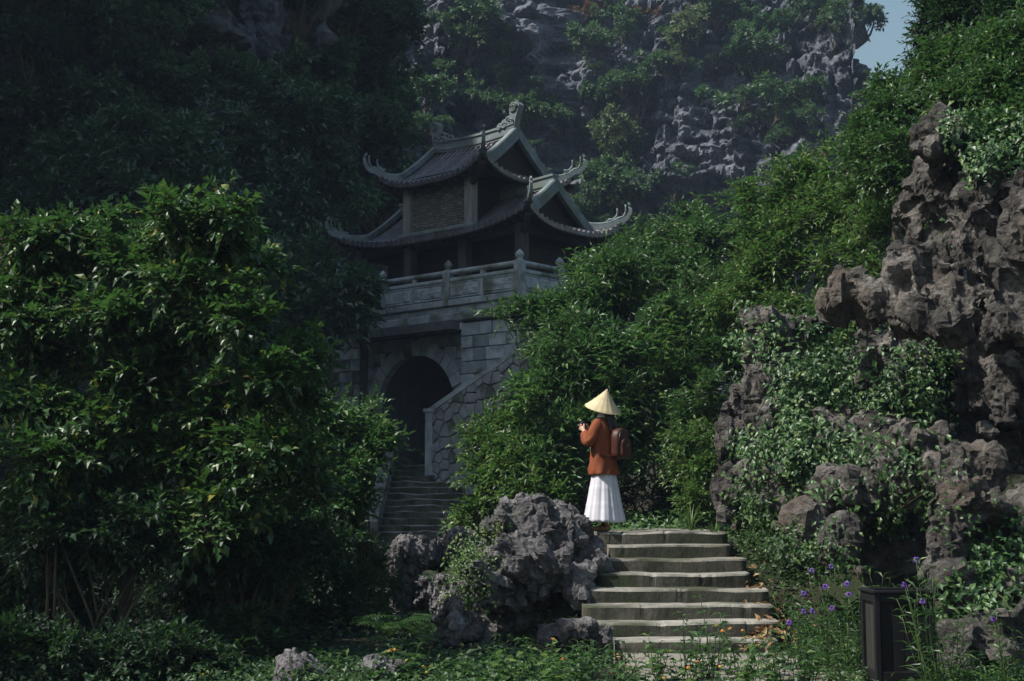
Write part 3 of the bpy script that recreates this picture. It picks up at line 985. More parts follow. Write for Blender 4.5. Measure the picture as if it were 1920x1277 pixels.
def finial(su):
    """cloud scroll that ends the ridge: a leaning slab with a square spiral over a curling wave"""
    zt = 0.0
    x0 = 0.0
    m = MB()
    m.prism([(x0 - su * 0.34, zt - 0.02), (x0 + su * 0.12, zt - 0.02), (x0 + su * 0.16, zt + 0.16), (x0 + su * 0.04, zt + 0.24), (x0 - su * 0.08, zt + 0.14), (x0 - su * 0.2, zt + 0.17), (x0 - su * 0.28, zt + 0.08)], 0.16, 1, -0.08)
    m.prism([(x0 + su * 0.00, zt + 0.18), (x0 + su * 0.15, zt + 0.16), (x0 + su * 0.26, zt + 0.48), (x0 + su * 0.20, zt + 0.56), (x0 + su * 0.03, zt + 0.55), (x0 - su * 0.03, zt + 0.44)], 0.15, 1, -0.075)
    f = part(m, 'ridge_finial', M['ridge'], upper_roof)
    m = MB()
    for ys in (-0.085, 0.085):
        c = Vector((x0 + su * 0.10, ys, zt + 0.43)); pts = []
        for k in range(22):
            a = k * 0.62; r = 0.115 * (1 - k / 26)
            pts.append(c + Vector((su * r * math.cos(a), 0, r * math.sin(a))))
        m.tube(pts, 0.026, 5)
        for cx_, cz_, r0 in ((-0.16, 0.06, 0.09), (0.02, 0.12, 0.085), (-0.30, 0.02, 0.06)):
            c = Vector((x0 + su * cx_, ys, zt + cz_)); pts = []
            for k in range(14):
                a = k * 0.62; r = r0 * (1 - k / 17)
                pts.append(c + Vector((su * r * math.cos(a), 0, r * math.sin(a))))
            m.tube(pts, 0.024, 5)
    for k in range(3):
        c = Vector((x0 - su * (0.10 + 0.13 * k), 0, zt + 0.15 - 0.04 * k)); pts = []
        for q in range(8):
            a = -0.2 + q * 0.45; r = 0.10 - 0.02 * k
            pts.append(c + Vector((-su * r * math.cos(a) * 0.9, 0, r * math.sin(a) + 0.02)))
        m.tube(pts, 0.03, 6)
    part(m, 'finial_scroll', M['ridge'], upper_roof, True)


for su_ in (-1, 1):
    before = set(upper_roof.children)
    finial(su_)
    for o_ in set(upper_roof.children) - before:
        o_.scale = (1.25, 1.35, 1.2); o_.location = (su_ * 1.36, 0, R2.z(0, 0) + 0.27)
# upper storey
part(MB().box((0, 0, 9.25), (2.0, 2.5, 1.5)), 'storey_wall', M['wood'], tower)
for sx in (-1, 1):
    for sy in (-1, 1):
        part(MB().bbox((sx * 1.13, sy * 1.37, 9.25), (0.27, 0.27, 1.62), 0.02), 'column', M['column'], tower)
bp_ = part(MB().box((0, -1.30, 9.22), (2.02, 0.08, 1.40)), 'brick_panel', M['mortar'], tower)
bme = MB().bbox((0, 0, 0), (0.205, 0.06, 0.062), 0.006).mesh('brick'); bme.materials.append(M['brick'])
for r_ in range(19):
    for c_ in range(10):
        xx = -1.0 + (c_ + 0.5) * 0.215 - (0.1075 if r_ % 2 else 0)
        if abs(xx) > 0.93: continue
        link('brick', bme, None, bp_, (xx, -1.352 + random.uniform(-.006, .006), 8.62 + r_ * 0.073))
part(MB().box((0, -1.37, 10.05), (2.6, 0.22, 0.2)).box((0, 1.37, 10.05), (2.6, 0.22, 0.2)).box((1.13, 0, 10.03), (0.2, 2.6, 0.2)).box((-1.13, 0, 10.03), (0.2, 2.6, 0.2)), 'eave_beam', M['wood'], tower)
part(MB().bbox((0, -1.50, 8.60), (2.75, 0.20, 0.13), 0.03), 'flashing', M['ridge'], tower)
# corner brackets: stacked arms under each hip, and rafters under the eaves
for R, cx_, cy_, zc in ((R2, 1.13, 1.37, 9.6), (R1, 2.95, 1.45, 8.05)):
    for su in (-1, 1):
        for sn in (-1, 1):
            d = Vector((su * (R.A - cx_), -sn * (R.B - cy_), 0))
            L = d.length; d.normalize()
            yaw = Matrix.Rotation(math.atan2(d.y, d.x), 3, 'Z')
            m = MB()
            base = Vector((su * cx_, -sn * cy_, 0))
            ztop = R.z(R.A * 0.93, R.B * 0.93) - 0.12
            for k in range(5):
                q = 0.25 + 0.17 * k
                zz = zc + 0.06 + (ztop - zc - 0.1) * (k + 1) / 5
                m.box(base + d * (L * q * 0.5) + Vector((0, 0, zz - 0.03)), (L * q, 0.11, 0.07), yaw)
                m.box(base + d * (L * q) + Vector((0, 0, zz + 0.01)), (0.15, 0.17, 0.07), yaw)
            part(m, 'corner_bracket', M['wood'], tower)
    m = MB()
    k = -R.A + 0.2
    while k < R.A - 0.15:
        for sg in (-1, 1):
            z1 = R.z(k, R.B) - 0.155; z0 = R.z(min(abs(k), R.r), cy_ - 0.1) - 0.17
            m.bar([(k, -sg * (cy_ - 0.1), min(z0, z1 + 0.35)), (k, -sg * (R.B - 0.05), z1)], 0.06, 0.07)
        k += 0.25
    tag(part(m, 'rafter', M['wood'], tower), kind='stuff')

# ------------------------------------------------------------------ rising stair wall right of the arch (crazy paving)
TM = Matrix.Translation((TC[0], TC[1], 0)) @ Matrix.Rotation(-TT, 4, 'Z')
sw_o = TM @ Vector((1.63, -3.3, 0))
stair_wall = thing('stair_wall', 'sloping wall of irregular grey stones with a plain coping right of the arch', 'wall', (sw_o.x, sw_o.y, 0), -TT)
XL = 3.6
def wtop(x): return 3.66 + 0.455 * x
m = MB(); m.prism([(0, 0.5), (XL, 0.5), (XL, wtop(XL)), (0, wtop(0))], 0.3, 1, 0.03)
wall_core = m.build('wall_core', M['pointing'], stair_wall)
m = MB(); m.bar([(-0.05, 0.18, wtop(0) + 0.05), (XL, 0.18, wtop(XL) + 0.05)], 0.42, 0.12); m.build('coping', M['stone_trim'], stair_wall)
m = MB(); m.bbox((-0.06, 0.17, 2.2), (0.30, 0.36, 3.0), 0.03); m.bbox((-0.06, 0.17, 3.72), (0.36, 0.42, 0.1), 0.02); m.build('end_post', M['stone_trim'], stair_wall)
seeds = []
rr = random.Random(3)
for _ in range(4000):
    p = (rr.uniform(0.05, XL), rr.uniform(1.9, 5.3))
    if p[1] > wtop(p[0]) + 0.1: continue
    if all((p[0] - q[0]) ** 2 + (p[1] - q[1]) ** 2 > 0.225 ** 2 for q in seeds): seeds.append(p)


def clip(poly, a, b, c):
    out = []
    for i in range(len(poly)):
        p, q = poly[i], poly[(i + 1) % len(poly)]
        fp, fq = a * p[0] + b * p[1] - c, a * q[0] + b * q[1] - c
        if fp <= 0: out.append(p)
        if fp * fq < 0:
            t = fp / (fp - fq); out.append((p[0] + (q[0] - p[0]) * t, p[1] + (q[1] - p[1]) * t))
    return out


for p in seeds:
    poly = [(p[0] - 1, p[1] - 1), (p[0] + 1, p[1] - 1), (p[0] + 1, p[1] + 1), (p[0] - 1, p[1] + 1)]
    for q in seeds:
        if q is p: continue
        dx, dz = q[0] - p[0], q[1] - p[1]; L = math.hypot(dx, dz)
        if L > 1.5: continue
        poly = clip(poly, dx / L, dz / L, (dx * (p[0] + q[0]) / 2 + dz * (p[1] + q[1]) / 2) / L - 0.009)
        if len(poly) < 3: break
    if len(poly) >= 3: poly = clip(poly, -0.455 / 1.0986, 1 / 1.0986, (3.66 - 0.03) / 1.0986)
    if len(poly) >= 3: poly = clip(poly, -1, 0, -0.10)
    if len(poly) >= 3: poly = clip(poly, 1, 0, XL)
    if len(poly) < 3: continue
    cx_ = sum(a for a, _ in poly) / len(poly); cz_ = sum(b for _, b in poly) / len(poly)
    inner = [(cx_ + (a - cx_) * 0.86, cz_ + (b - cz_) * 0.86) for a, b in poly]
    dp = random.uniform(0.0, 0.03); n_ = len(poly)
    vs = [(a, 0.04, b) for a, b in poly] + [(a, -0.02 - dp * .4, b) for a, b in poly] + [(a, -0.05 - dp, b) for a, b in inner]
    fs = [(i, (i + 1) % n_, n_ + (i + 1) % n_, n_ + i) for i in range(n_)] + [(n_ + i, n_ + (i + 1) % n_, 2 * n_ + (i + 1) % n_, 2 * n_ + i) for i in range(n_)] + [tuple(2 * n_ + i for i in range(n_))]
    MB().add(vs, fs).build('stone', M['rubble'], wall_core)


# ------------------------------------------------------------------ stairs
def slab_step(x0, x1, y0, y1, z0, z1, bow=0.0, rough=0.008, nx_=80, seed=0.0, endl=0.0, endr=0.0):
    """a stair slab whose front edge (y0) is uneven and slightly bowed"""
    xs = np.linspace(x0, x1, nx_)
    t = np.linspace(-1, 1, nx_)
    prof = [(0.0, z0), (0.0, z0 + (z1 - z0) * 0.35), (0.0, z0 + (z1 - z0) * 0.7), (0.006, z1 - 0.022), (0.022, z1 - 0.004), (0.09, z1), (y1 - y0, z1 + 0.004)]
    V = []
    for j, (dy, z) in enumerate(prof):
        wob = rough * fbm(xs * 3.5 + seed, 0 * xs + j * 0.7, 0 * xs + seed, 3)
        chip = np.clip(fbm(xs * 8 + seed * 3, 0 * xs + 2, 0 * xs, 3) - 0.42, 0, 1) * 0.065 * (0, 0, 0, 0.45, 1, 0.6, 0)[j]
        cor = np.maximum(0, np.abs(t) - 0.9) / 0.1
        yy = y0 + dy - bow * (1 - t ** 2) + wob * (1.4 if j < 5 else 0.3) + cor ** 2 * (0.05 if j < 6 else 0) + chip
        zz = z + (rough * 1.1 * fbm(xs * 2.3 + seed * 2, 0 * xs + 5, 0 * xs, 3) if j >= 3 else 0) - chip * 0.5
        V.append(np.stack([xs, yy, zz + 0 * xs], -1))
    V = np.array(V); nj = len(prof)
    I = (np.arange(nj - 1)[:, None] * nx_ + np.arange(nx_ - 1)[None]).ravel()
    F = [tuple(f) for f in np.stack([I, I + 1, I + nx_ + 1, I + nx_], -1)]
    v = [tuple(p) for p in V.reshape(-1, 3)]
    b = len(v)
    v += [(x0, y1, z0), (x1, y1, z0)]
    F.append(tuple([b] + [(nj - 1 - j) * nx_ for j in range(nj)])); F.append(tuple([b + 1] + [j * nx_ + nx_ - 1 for j in range(nj)]))
    F.append(((nj - 1) * nx_, (nj - 1) * nx_ + nx_ - 1, b + 1, b))
    mb = MB().add(v, F)
    mb.nfront = 3 * (nx_ - 1)
    return mb


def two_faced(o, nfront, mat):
    """riser faces get their own, darker surface"""
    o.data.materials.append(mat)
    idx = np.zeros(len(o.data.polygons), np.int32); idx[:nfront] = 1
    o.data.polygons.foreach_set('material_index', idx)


RISE = 0.1385
front_stairs = thing('stone_staircase', 'short flight of worn concrete steps rising to the woman in white skirt', 'staircase', (1.7, 13.4, 0))
cols = [(1128, 1362), (1140, 1368), (1138, 1396), (1120, 1402), (1092, 1436), (1092, 1446), (1098, 1456), (1150, 1452)]
for k, (pa, pb) in enumerate(cols):
    z1 = 1.12 - RISE * k; y0 = 16.0 - 0.33 * k
    if k == 0: pa = 1122
    xa = (pa - 960) / F_PX * y0; xb = (pb - 960) / F_PX * y0
    depth = 2.2 if k == 0 else 0.36
    mb = slab_step(xa, xb, y0, y0 + depth, -0.1 if k > 3 else z1 - 0.6, z1, bow=0.03 + 0.006 * k, seed=k * 3.7)
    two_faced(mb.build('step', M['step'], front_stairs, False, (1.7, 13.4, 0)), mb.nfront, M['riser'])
far_stairs = thing('stone_staircase', 'long shaded flight of mossy steps climbing to the dark arch', 'staircase', (-1.9, 31.0, 0))
for k in range(12):
    z1 = 2.42 - 0.142 * k; y0 = 35.0 - 0.36 * k
    mb = slab_step(-2.85 - 0.02 * k, -0.85 - 0.02 * k, y0, y0 + (1.6 if k == 0 else 0.42), z1 - 0.7, z1, rough=0.022, seed=k * 2.1, nx_=30)
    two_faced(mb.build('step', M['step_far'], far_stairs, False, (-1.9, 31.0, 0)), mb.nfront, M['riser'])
for xx in (-3.02, -0.72):
    MB().bar([(xx, 30.8, 0.85), (xx, 35.2, 2.60)], 0.26, 0.5).build('side_kerb', M['step_far'], far_stairs, False, (-1.9, 31.0, 0))

# path slab at the foot of the steps
xs_ = np.linspace(-0.05, 1, 40)
path_v = [(0.95, 9.0), (2.9, 9.0), (2.95, 11.2), (2.75, 12.3), (2.58, 13.75), (1.05, 13.75), (1.0, 12.4), (1.0, 11.0)]
m = MB(); m.prism(path_v, 0.10, 2, -0.07)
tag(m.build('path', M['path']), 'pale concrete path at the foot of the steps', kind='structure')

# ================================================================== ROCKS
import openvdb as vdb


def carve(name, lumps, vox, label, cat, mat, low=(1.3, 0.22), mid=(3.2, 0.10), stretch=(1, 1, 0.6), cut=(), cups=(5.0, 0.05), fine=0.02, k=0.18, group=None, loc=None, seed=0.0, shrink=0.03, facet=0.022):
    """union of ellipsoid lumps (centre, radii, tilt) as a distance field, roughened, polygonised and pitted like karst"""
    C = np.array([l[0] for l in lumps]); Rr = np.array([l[1] for l in lumps])
    lo = (C - Rr.max(1, keepdims=True)).min(0) - 0.4; hi = (C + Rr.max(1, keepdims=True)).max(0) + 0.4
    nn = np.ceil((hi - lo) / vox).astype(int)
    ax = [lo[i] + np.arange(nn[i]) * vox for i in range(3)]
    gx_, gy_, gz_ = np.meshgrid(*[a.astype(np.float32) for a in ax], indexing='ij')
    wx = 0.30 * low[1] * 2 * vnoise(gx_ * low[0] * 1.7 + seed, gy_ * low[0] * 1.7, gz_ * low[0] * 1.7)
    D = np.full(gx_.shape, 9.0, np.float32)
    for l in lumps:
        c, r = l[0], l[1]
        rmax = max(r) + 0.7
        sl = tuple(slice(max(0, int((c[i] - rmax - lo[i]) / vox)), min(nn[i], int((c[i] + rmax - lo[i]) / vox) + 1)) for i in range(3))
        x, y, z = gx_[sl] - c[0], gy_[sl] - c[1], gz_[sl] - c[2]
        if len(l) > 2 and l[2]:
            ca, sa = math.cos(l[2]), math.sin(l[2])          # lean in the picture plane
            x, z = x * ca - z * sa, x * sa + z * ca
        q = np.sqrt((x / r[0]) ** 2 + (y / r[1]) ** 2 + (z / r[2]) ** 2)
        d = (q - 1) * min(r)
        d = np.where(q > 1, d, d)
        a = D[sl]
        h = np.clip(0.5 + 0.5 * (a - d) / k, 0, 1)
        D[sl] = a * (1 - h) + d * h - k * h * (1 - h)
    for c, r in cut:
        q = np.sqrt(((gx_ - c[0]) / r[0]) ** 2 + ((gy_ - c[1]) / r[1]) ** 2 + ((gz_ - c[2]) / r[2]) ** 2)
        d = -(q - 1) * min(r)
        h = np.clip(0.5 - 0.5 * (D - d) / 0.12, 0, 1)
        D = D * (1 - h) + d * h + 0.12 * h * (1 - h)
    s = stretch
    nz = low[1] * fbm(gx_ * low[0] * s[0] + seed, gy_ * low[0] * s[1], gz_ * low[0] * s[2], 2)
    nz = nz + mid[1] * ridged(gx_ * mid[0] * s[0] + seed, gy_ * mid[0] * s[1] + 5, gz_ * mid[0] * s[2], 2)
    D = D + wx - nz + 0.75 * mid[1] + shrink
    g = vdb.FloatGrid(background=9.0)
    g.copyFromArray(np.ascontiguousarray(D))
    pts, quads = g.convertToQuads(0.0)
    P = lo + np.asarray(pts, np.float64) * vox
    Q = np.asarray(quads, np.int64)
    # normals
    e1 = P[Q[:, 2]] - P[Q[:, 0]]; e2 = P[Q[:, 3]] - P[Q[:, 1]]
    fn = np.cross(e1, e2)
    N = np.zeros_like(P)
    for j in range(4):
        for a in range(3): N[:, a] += np.bincount(Q[:, j], fn[:, a], len(P))
    N /= np.linalg.norm(N, axis=1, keepdims=True) + 1e-9
    # outward?  compare with the field gradient
    ii = np.clip(((P + N * vox * 1.5 - lo) / vox).round().astype(int), 0, nn - 1)
    if np.mean(D[ii[:, 0], ii[:, 1], ii[:, 2]] > 0) < 0.5: N = -N; Q = Q[:, ::-1]
    w_ = 0.35 * np.stack([vnoise(P[:, 0] * 2.2 + o, P[:, 1] * 2.2, P[:, 2] * 2.2) for o in (3, 13, 23)], -1)
    f1, f2 = worley((P[:, 0] + w_[:, 0]) * cups[0] * s[0], (P[:, 1] + w_[:, 1]) * cups[0] * s[1], (P[:, 2] + w_[:, 2]) * cups[0] * s[2])
    d = cups[1] * (np.minimum(f1, 0.8) ** 2 * 1.6 - 0.5)
    g1, g2 = worley((P[:, 0] + w_[:, 0] * .5) * cups[0] * 2.6 * s[0], (P[:, 1] + w_[:, 1] * .5) * cups[0] * 2.6, (P[:, 2] + w_[:, 2] * .5) * cups[0] * 2.6 * s[2])
    d = d + 0.42 * cups[1] * (np.minimum(g1, 0.8) ** 2 * 1.6 - 0.4) - 0.5 * cups[1] * np.clip(vnoise(P[:, 0] * 4 + 9, P[:, 1] * 4, P[:, 2] * 3) - 0.25, 0, 1) * 3
    fs_ = cups[0] * 0.62
    d = d + facet * facets((P[:, 0] + w_[:, 0] * .3) * fs_ * s[0], (P[:, 1] + w_[:, 1] * .3) * fs_, (P[:, 2] + w_[:, 2] * .3) * fs_ * s[2]) + 0.4 * facet * facets(P[:, 0] * fs_ * 2.4 * s[0], P[:, 1] * fs_ * 2.4, P[:, 2] * fs_ * 2.4 * s[2])
    d = d + fine * ridged(P[:, 0] * 9 * s[0], P[:, 1] * 9 * s[1], P[:, 2] * 9 * s[2], 3)
    d = d + fine * 0.5 * vnoise(P[:, 0] * 26, P[:, 1] * 26, P[:, 2] * 18)
    P = P + N * d[:, None]
    base = np.array(loc if loc is not None else [C[:, 0].mean(), C[:, 1].mean(), 0.0])
    o = link(name, np_mesh(name, P - base, Q, False), mat, None, base)
    tag(o, label, cat, group)
    return o, P, N


def lump(px, py, Y, rx, rz, ry=None, tilt=0.0):
    """ellipsoid centred where the photograph shows px, py at distance Y; radii given in photo pixels"""
    s = Y / F_PX
    c = at(px, py, Y)
    return (c, (rx * s, (ry if ry is not None else 0.6 * (rx + rz) / 2) * (s if ry is not None else s), rz * s), tilt)


# big outcrop on the right
OC = [
    lump(1748, 262, 14.6, 58, 54, 50, 0.3), lump(1768, 228, 14.6, 30, 26, 32, 0.2), lump(1790, 330, 14.9, 50, 60, 60), lump(1722, 280, 14.5, 50, 26, 42), lump(1760, 330, 14.9, 42, 50, 50),
    lump(1760, 400, 15.0, 105, 120, 110), lump(1685, 430, 14.9, 46, 120, 80, 0.1), lump(1700, 520, 14.6, 62, 80, 80),
    lump(1850, 420, 14.6, 95, 130, 120), lump(1900, 330, 14.6, 70, 60, 80), lump(1870, 520, 14.1, 90, 90, 110), lump(1925, 440, 13.8, 60, 130, 110),
    lump(1780, 560, 14.3, 80, 70, 90), lump(1700, 585, 14.3, 66, 40, 70), lump(1612, 552, 14.7, 46, 42, 55), lump(1584, 560, 14.7, 22, 40, 40),
    lump(1640, 560, 14.6, 55, 50, 60), lump(1800, 600, 13.9, 62, 48, 80), lump(1890, 610, 13.6, 70, 70, 90),
    # recessed wall under the overhang
    lump(1760, 720, 16.6, 150, 170, 110), lump(1890, 740, 16.4, 110, 170, 110), lump(1650, 780, 16.3, 100, 130, 90),
    lump(1620, 690, 15.2, 55, 30, 60), lump(1590, 690, 15.1, 34, 22, 45),
    # spire and lower body
    lump(1830, 790, 14.2, 42, 80, 50, 0.2), lump(1850, 745, 14.1, 30, 34, 36, 0.2), lump(1785, 800, 14.3, 34, 62, 45, 0.25), lump(1880, 770, 14.0, 24, 20, 30),
    lump(1800, 880, 14.1, 75, 70, 70), lump(1740, 850, 14.5, 55, 70, 60), lump(1690, 900, 14.6, 60, 60, 60),
    lump(1620, 930, 14.6, 65, 52, 60), lump(1560, 930, 14.8, 70, 55, 70), lump(1520, 990, 14.7, 60, 60, 60), lump(1590, 1000, 14.3, 55, 60, 60),
    lump(1480, 1030, 14.9, 40, 40, 45), lump(1655, 1000, 15.0, 70, 80, 60), lump(1700, 1080, 15.0, 90, 70, 60),
    lump(1835, 945, 13.3, 82, 36, 60, -0.15), lump(1790, 985, 13.3, 34, 60, 50, 0.2), lump(1880, 960, 13.5, 40, 30, 50), lump(1850, 1000, 14.3, 60, 80, 40),
    lump(1800, 1080, 13.0, 58, 70, 55), lump(1775, 1030, 13.2, 34, 50, 40), lump(1850, 1100, 13.2, 80, 60, 60), lump(1940, 1000, 13.6, 70, 120, 70),
    lump(1850, 1220, 12.2, 90, 90, 70), lump(1800, 1270, 12.0, 60, 50, 60), lump(1920, 1190, 12.4, 60, 60, 60), lump(1760, 1290, 12.3, 60, 40, 60),
    lump(1560, 840, 15.6, 110, 110, 80), lump(1480, 760, 16.2, 90, 110, 80), lump(1470, 900, 15.8, 80, 90, 70),
    lump(1470, 640, 16.4, 62, 44, 60), lump(1430, 650, 16.4, 24, 50, 40), lump(1520, 620, 16.2, 40, 40, 50),
]
OC_CUT = [(at(1690, 440, 14.3), (0.10, 0.5, 0.17)), (at(1752, 405, 14.2), (0.09, 0.45, 0.2)), (at(1700, 1030, 14.4), (0.36, 0.7, 0.36)), (at(1650, 1050, 14.4), (0.25, 0.6, 0.22)),
          (at(1860, 1030, 13.3), (0.22, 0.5, 0.22)), (at(1850, 690, 14.1), (0.3, 0.7, 0.12)), (at(1790, 500, 13.7), (0.13, 0.22, 0.1)), (at(1860, 480, 13.5), (0.10, 0.35, 0.18)),
          (at(1740, 690, 14.6), (0.5, 0.6, 0.25)), (at(1840, 560, 13.4), (.12, .3, .1))]
outcrop, OCP, OCN = carve('rock_outcrop', OC, 0.036, 'tall overhanging limestone outcrop draped with creepers beside the steps', 'rock', M['karst_near'],
                          low=(1.4, 0.13), mid=(3.1, 0.10), shrink=0.08, cut=OC_CUT, cups=(3.1, 0.09), fine=0.030, k=0.08, facet=0.05)
# upright rock at the head of the steps
c_ = lambda *a: carve(*a)
UP = [lump(1380, 850, 17.2, 40, 110, 60, 0.04), lump(1410, 810, 17.4, 40, 80, 60), lump(1400, 930, 17.0, 46, 40, 50), lump(1360, 925, 17.0, 26, 40, 40), lump(1360, 790, 17.3, 22, 50, 40), lump(1420, 900, 17.3, 46, 80, 50)]
upright, _, _ = carve('upright_rock', UP, 0.035, 'upright grey rock with a flat face at the head of the steps', 'rock', M['karst_near'],
                      low=(1.6, 0.10), mid=(3.5, 0.07), stretch=(1.3, 1.3, 0.45), cups=(5, 0.06), fine=0.022, seed=4.0)
# big boulder left of the steps
BO = [lump(980, 975, 15.5, 78, 30, 60), lump(925, 1000, 15.4, 46, 40, 55), lump(1030, 1000, 15.5, 36, 34, 50), lump(990, 1018, 15.2, 92, 36, 65, -0.1),
      lump(1050, 1035, 15.2, 46, 40, 55), lump(985, 1055, 14.9, 86, 50, 60, 0.4), lump(925, 1110, 14.7, 80, 46, 60, 0.5), lump(1020, 1065, 14.9, 46, 46, 50),
      lump(875, 1170, 14.5, 56, 34, 50, 0.5), lump(848, 1205, 14.5, 34, 34, 42), lump(960, 1140, 15.4, 100, 80, 45), lump(920, 1215, 15.2, 70, 50, 45), lump(1010, 1190, 15.6, 60, 70, 40), lump(905, 1040, 15.2, 34, 50, 45)]
boulder, BOP, BON = carve('boulder', BO, 0.027, 'large jagged grey boulder leaning left of the concrete steps', 'rock', M['karst_boulder'],
                          low=(2.0, 0.10), mid=(4.5, 0.07), stretch=(1, 1, 0.8), cut=[(at(1020, 1180, 14.3), (0.34, 0.65, 0.42))], cups=(5.2, 0.07), fine=0.024, k=0.07, seed=2.0, facet=0.03)
FK = [lump(1085, 1040, 15.3, 44, 30, 45), lump(1100, 1070, 15.2, 42, 30, 45), lump(1070, 1085, 15.0, 42, 34, 45), lump(1090, 1110, 14.8, 30, 24, 40), lump(1120, 1035, 15.5, 20, 18, 24)]
flank, _, _ = carve('flank_rock', FK, 0.027, 'low rough rock wedged between the big boulder and the upper steps', 'rock', M['karst_boulder'],
                    low=(2.2, 0.07), mid=(5, 0.05), cups=(6, 0.06), fine=0.02, k=0.08, seed=7.0)
FT = [lump(1095, 1180, 14.0, 48, 20, 45), lump(1060, 1188, 14.1, 32, 18, 40), lump(1130, 1186, 13.9, 26, 14, 35)]
foot, _, _ = carve('foot_rock', FT, 0.027, 'low dark rock at the left end of the lowest steps', 'rock', M['karst_boulder'],
                   low=(2.2, 0.06), mid=(5, 0.05), cups=(6, 0.05), fine=0.02, k=0.08, seed=12.0)
AR_ = [lump(800, 1040, 18.4, 80, 36, 60, -0.05), lump(760, 1050, 18.3, 34, 50, 50), lump(748, 1080, 18.3, 22, 60, 45), lump(860, 1035, 18.2, 40, 40, 50), lump(880, 1090, 18.2, 26, 60, 45), lump(800, 1150, 19.3, 110, 80, 40)]
archrock, _, _ = carve('arched_rock', AR_, 0.034, 'flat topped fluted rock with a dark hollow beneath it', 'rock', M['karst_boulder'],
                       low=(1.8, 0.06), mid=(4.2, 0.07), stretch=(1.6, 1.6, 0.35), cut=[(at(815, 1105, 17.9), (0.30, 0.9, 0.22))], cups=(6, 0.05), fine=0.022, k=0.08, seed=5.0)
SM = [lump(560, 1258, 11.6, 40, 30, 36, 0.2), lump(548, 1240, 11.6, 22, 20, 24), lump(590, 1262, 11.7, 26, 22, 26), lump(545, 1290, 11.6, 40, 30, 36)]
small, _, _ = carve('jagged_stone', SM, 0.014, 'small pale jagged stone in the dark undergrowth near the lower edge', 'rock', M['karst_boulder'],
                    low=(3, 0.05), mid=(7, 0.03), cups=(11, 0.028), fine=0.010, k=0.05, seed=8.0)
LR = [lump(715, 1255, 12.0, 46, 24, 40), lump(740, 1270, 11.9, 40, 20, 30)]
low_r, _, _ = carve('jagged_stone', LR, 0.018, 'low dark stone half hidden by herbs left of the big boulder', 'rock', M['karst_boulder'],
                    low=(3, 0.05), mid=(7, 0.03), cups=(9, 0.03), fine=0.010, k=0.05, seed=18.0)

# ================================================================== VEGETATION
def norm(v):
    return v / (np.linalg.norm(v, axis=-1, keepdims=True) + 1e-9)


def spray(blobs, twigs, per, tl, ll, rng, up=0.35, hollow=0.45, spread=0.9, droop=0.25, jitter=0.35, flat=0.0, clump=13):
    """leaf frames on twigs that fill a set of blobs (centre, radii): pos, direction, normal, length; and the twig lines"""
    Pz = []; Ds = []; Ns = []; Ls = []; T0 = []; T1 = []
    vol = np.array([r[0] * r[2] + r[0] * r[1] + r[1] * r[2] for _, r in blobs]); vol = vol / vol.sum()
    for (c, r), fr in zip(blobs, vol):
        n = max(3, int(twigs * fr))
        m = max(2, n // clump)
        cd = norm(rng.normal(size=(m, 3)))
        crad = hollow + (1 - hollow) * rng.random(m) ** 0.6
        cc = np.array(c) + cd * np.array(r) * crad[:, None]
        ci = rng.integers(0, m, n)
        d = norm(cd[ci] * 0.55 + rng.normal(size=(n, 3)) * 0.62)
        base = cc[ci] + d * (0.10 * np.mean(r)) * rng.random((n, 1)) + rng.normal(size=(n, 3)) * 0.05 * np.mean(r)
        td = norm(d * 0.8 + np.array([0, 0, up]) + rng.normal(size=(n, 3)) * 0.25)
        tlen = tl * (0.6 + 0.8 * rng.random(n))
        T0.append(base); T1.append(base + td * tlen[:, None])
        t = np.linspace(0.12, 1.0, per)[None] + rng.normal(size=(n, per)) * 0.03
        p = base[:, None] + td[:, None] * (tlen[:, None] * t)[..., None]
        p[..., 2] -= 0.18 * (tlen[:, None] * t ** 2)
        side = norm(np.cross(td, np.array([0, 0, 1.0]) + rng.normal(size=(n, 3)) * 0.25))
        sg = np.where(np.arange(per) % 2 == 0, 1.0, -1.0)[None, :, None]
        upv = np.cross(side, td)
        ld = td[:, None] * (0.35 + 0.6 * t[..., None] ** 3) + side[:, None] * sg * spread * (1.05 - 0.75 * t[..., None] ** 3) + upv[:, None] * 0.15
        ld = ld + rng.normal(size=(n, per, 3)) * jitter - np.array([0, 0, droop])
        ld = norm(ld)
        nn = upv[:, None] + rng.normal(size=(n, per, 3)) * 0.45 + np.array([0, 0, 0.35 + flat])
        nn = nn - ld * (nn * ld).sum(-1, keepdims=True)
        Pz.append(p.reshape(-1, 3)); Ds.append(ld.reshape(-1, 3)); Ns.append(norm(nn).reshape(-1, 3))
        Ls.append((ll * (0.6 + 0.6 * rng.random((n, per)))).ravel())
    return (np.concatenate(Pz), np.concatenate(Ds), np.concatenate(Ns), np.concatenate(Ls)), (np.concatenate(T0), np.concatenate(T1))


def leaf_geo(fr, width=0.42, fold=0.12, curl=0.16):
    P, D, N, L = fr
    S = np.cross(D, N); L = L[:, None]
    w = width * 0.5
    v = np.stack([P, P + D * L * 0.48 + N * L * 0.02, P + D * L * 0.42 + S * L * w + N * L * fold, P + D * L * 0.42 - S * L * w + N * L * fold, P + D * L - N * L * curl], 1)
    n = len(P)
    i = (np.arange(n) * 5)[:, None]
    F = np.stack([i + np.array([[0, 1, 2]]), i + np.array([[0, 3, 1]]), i + np.array([[1, 4, 2]]), i + np.array([[1, 3, 4]])], 1).reshape(-1, 3)
    return v.reshape(-1, 3), F


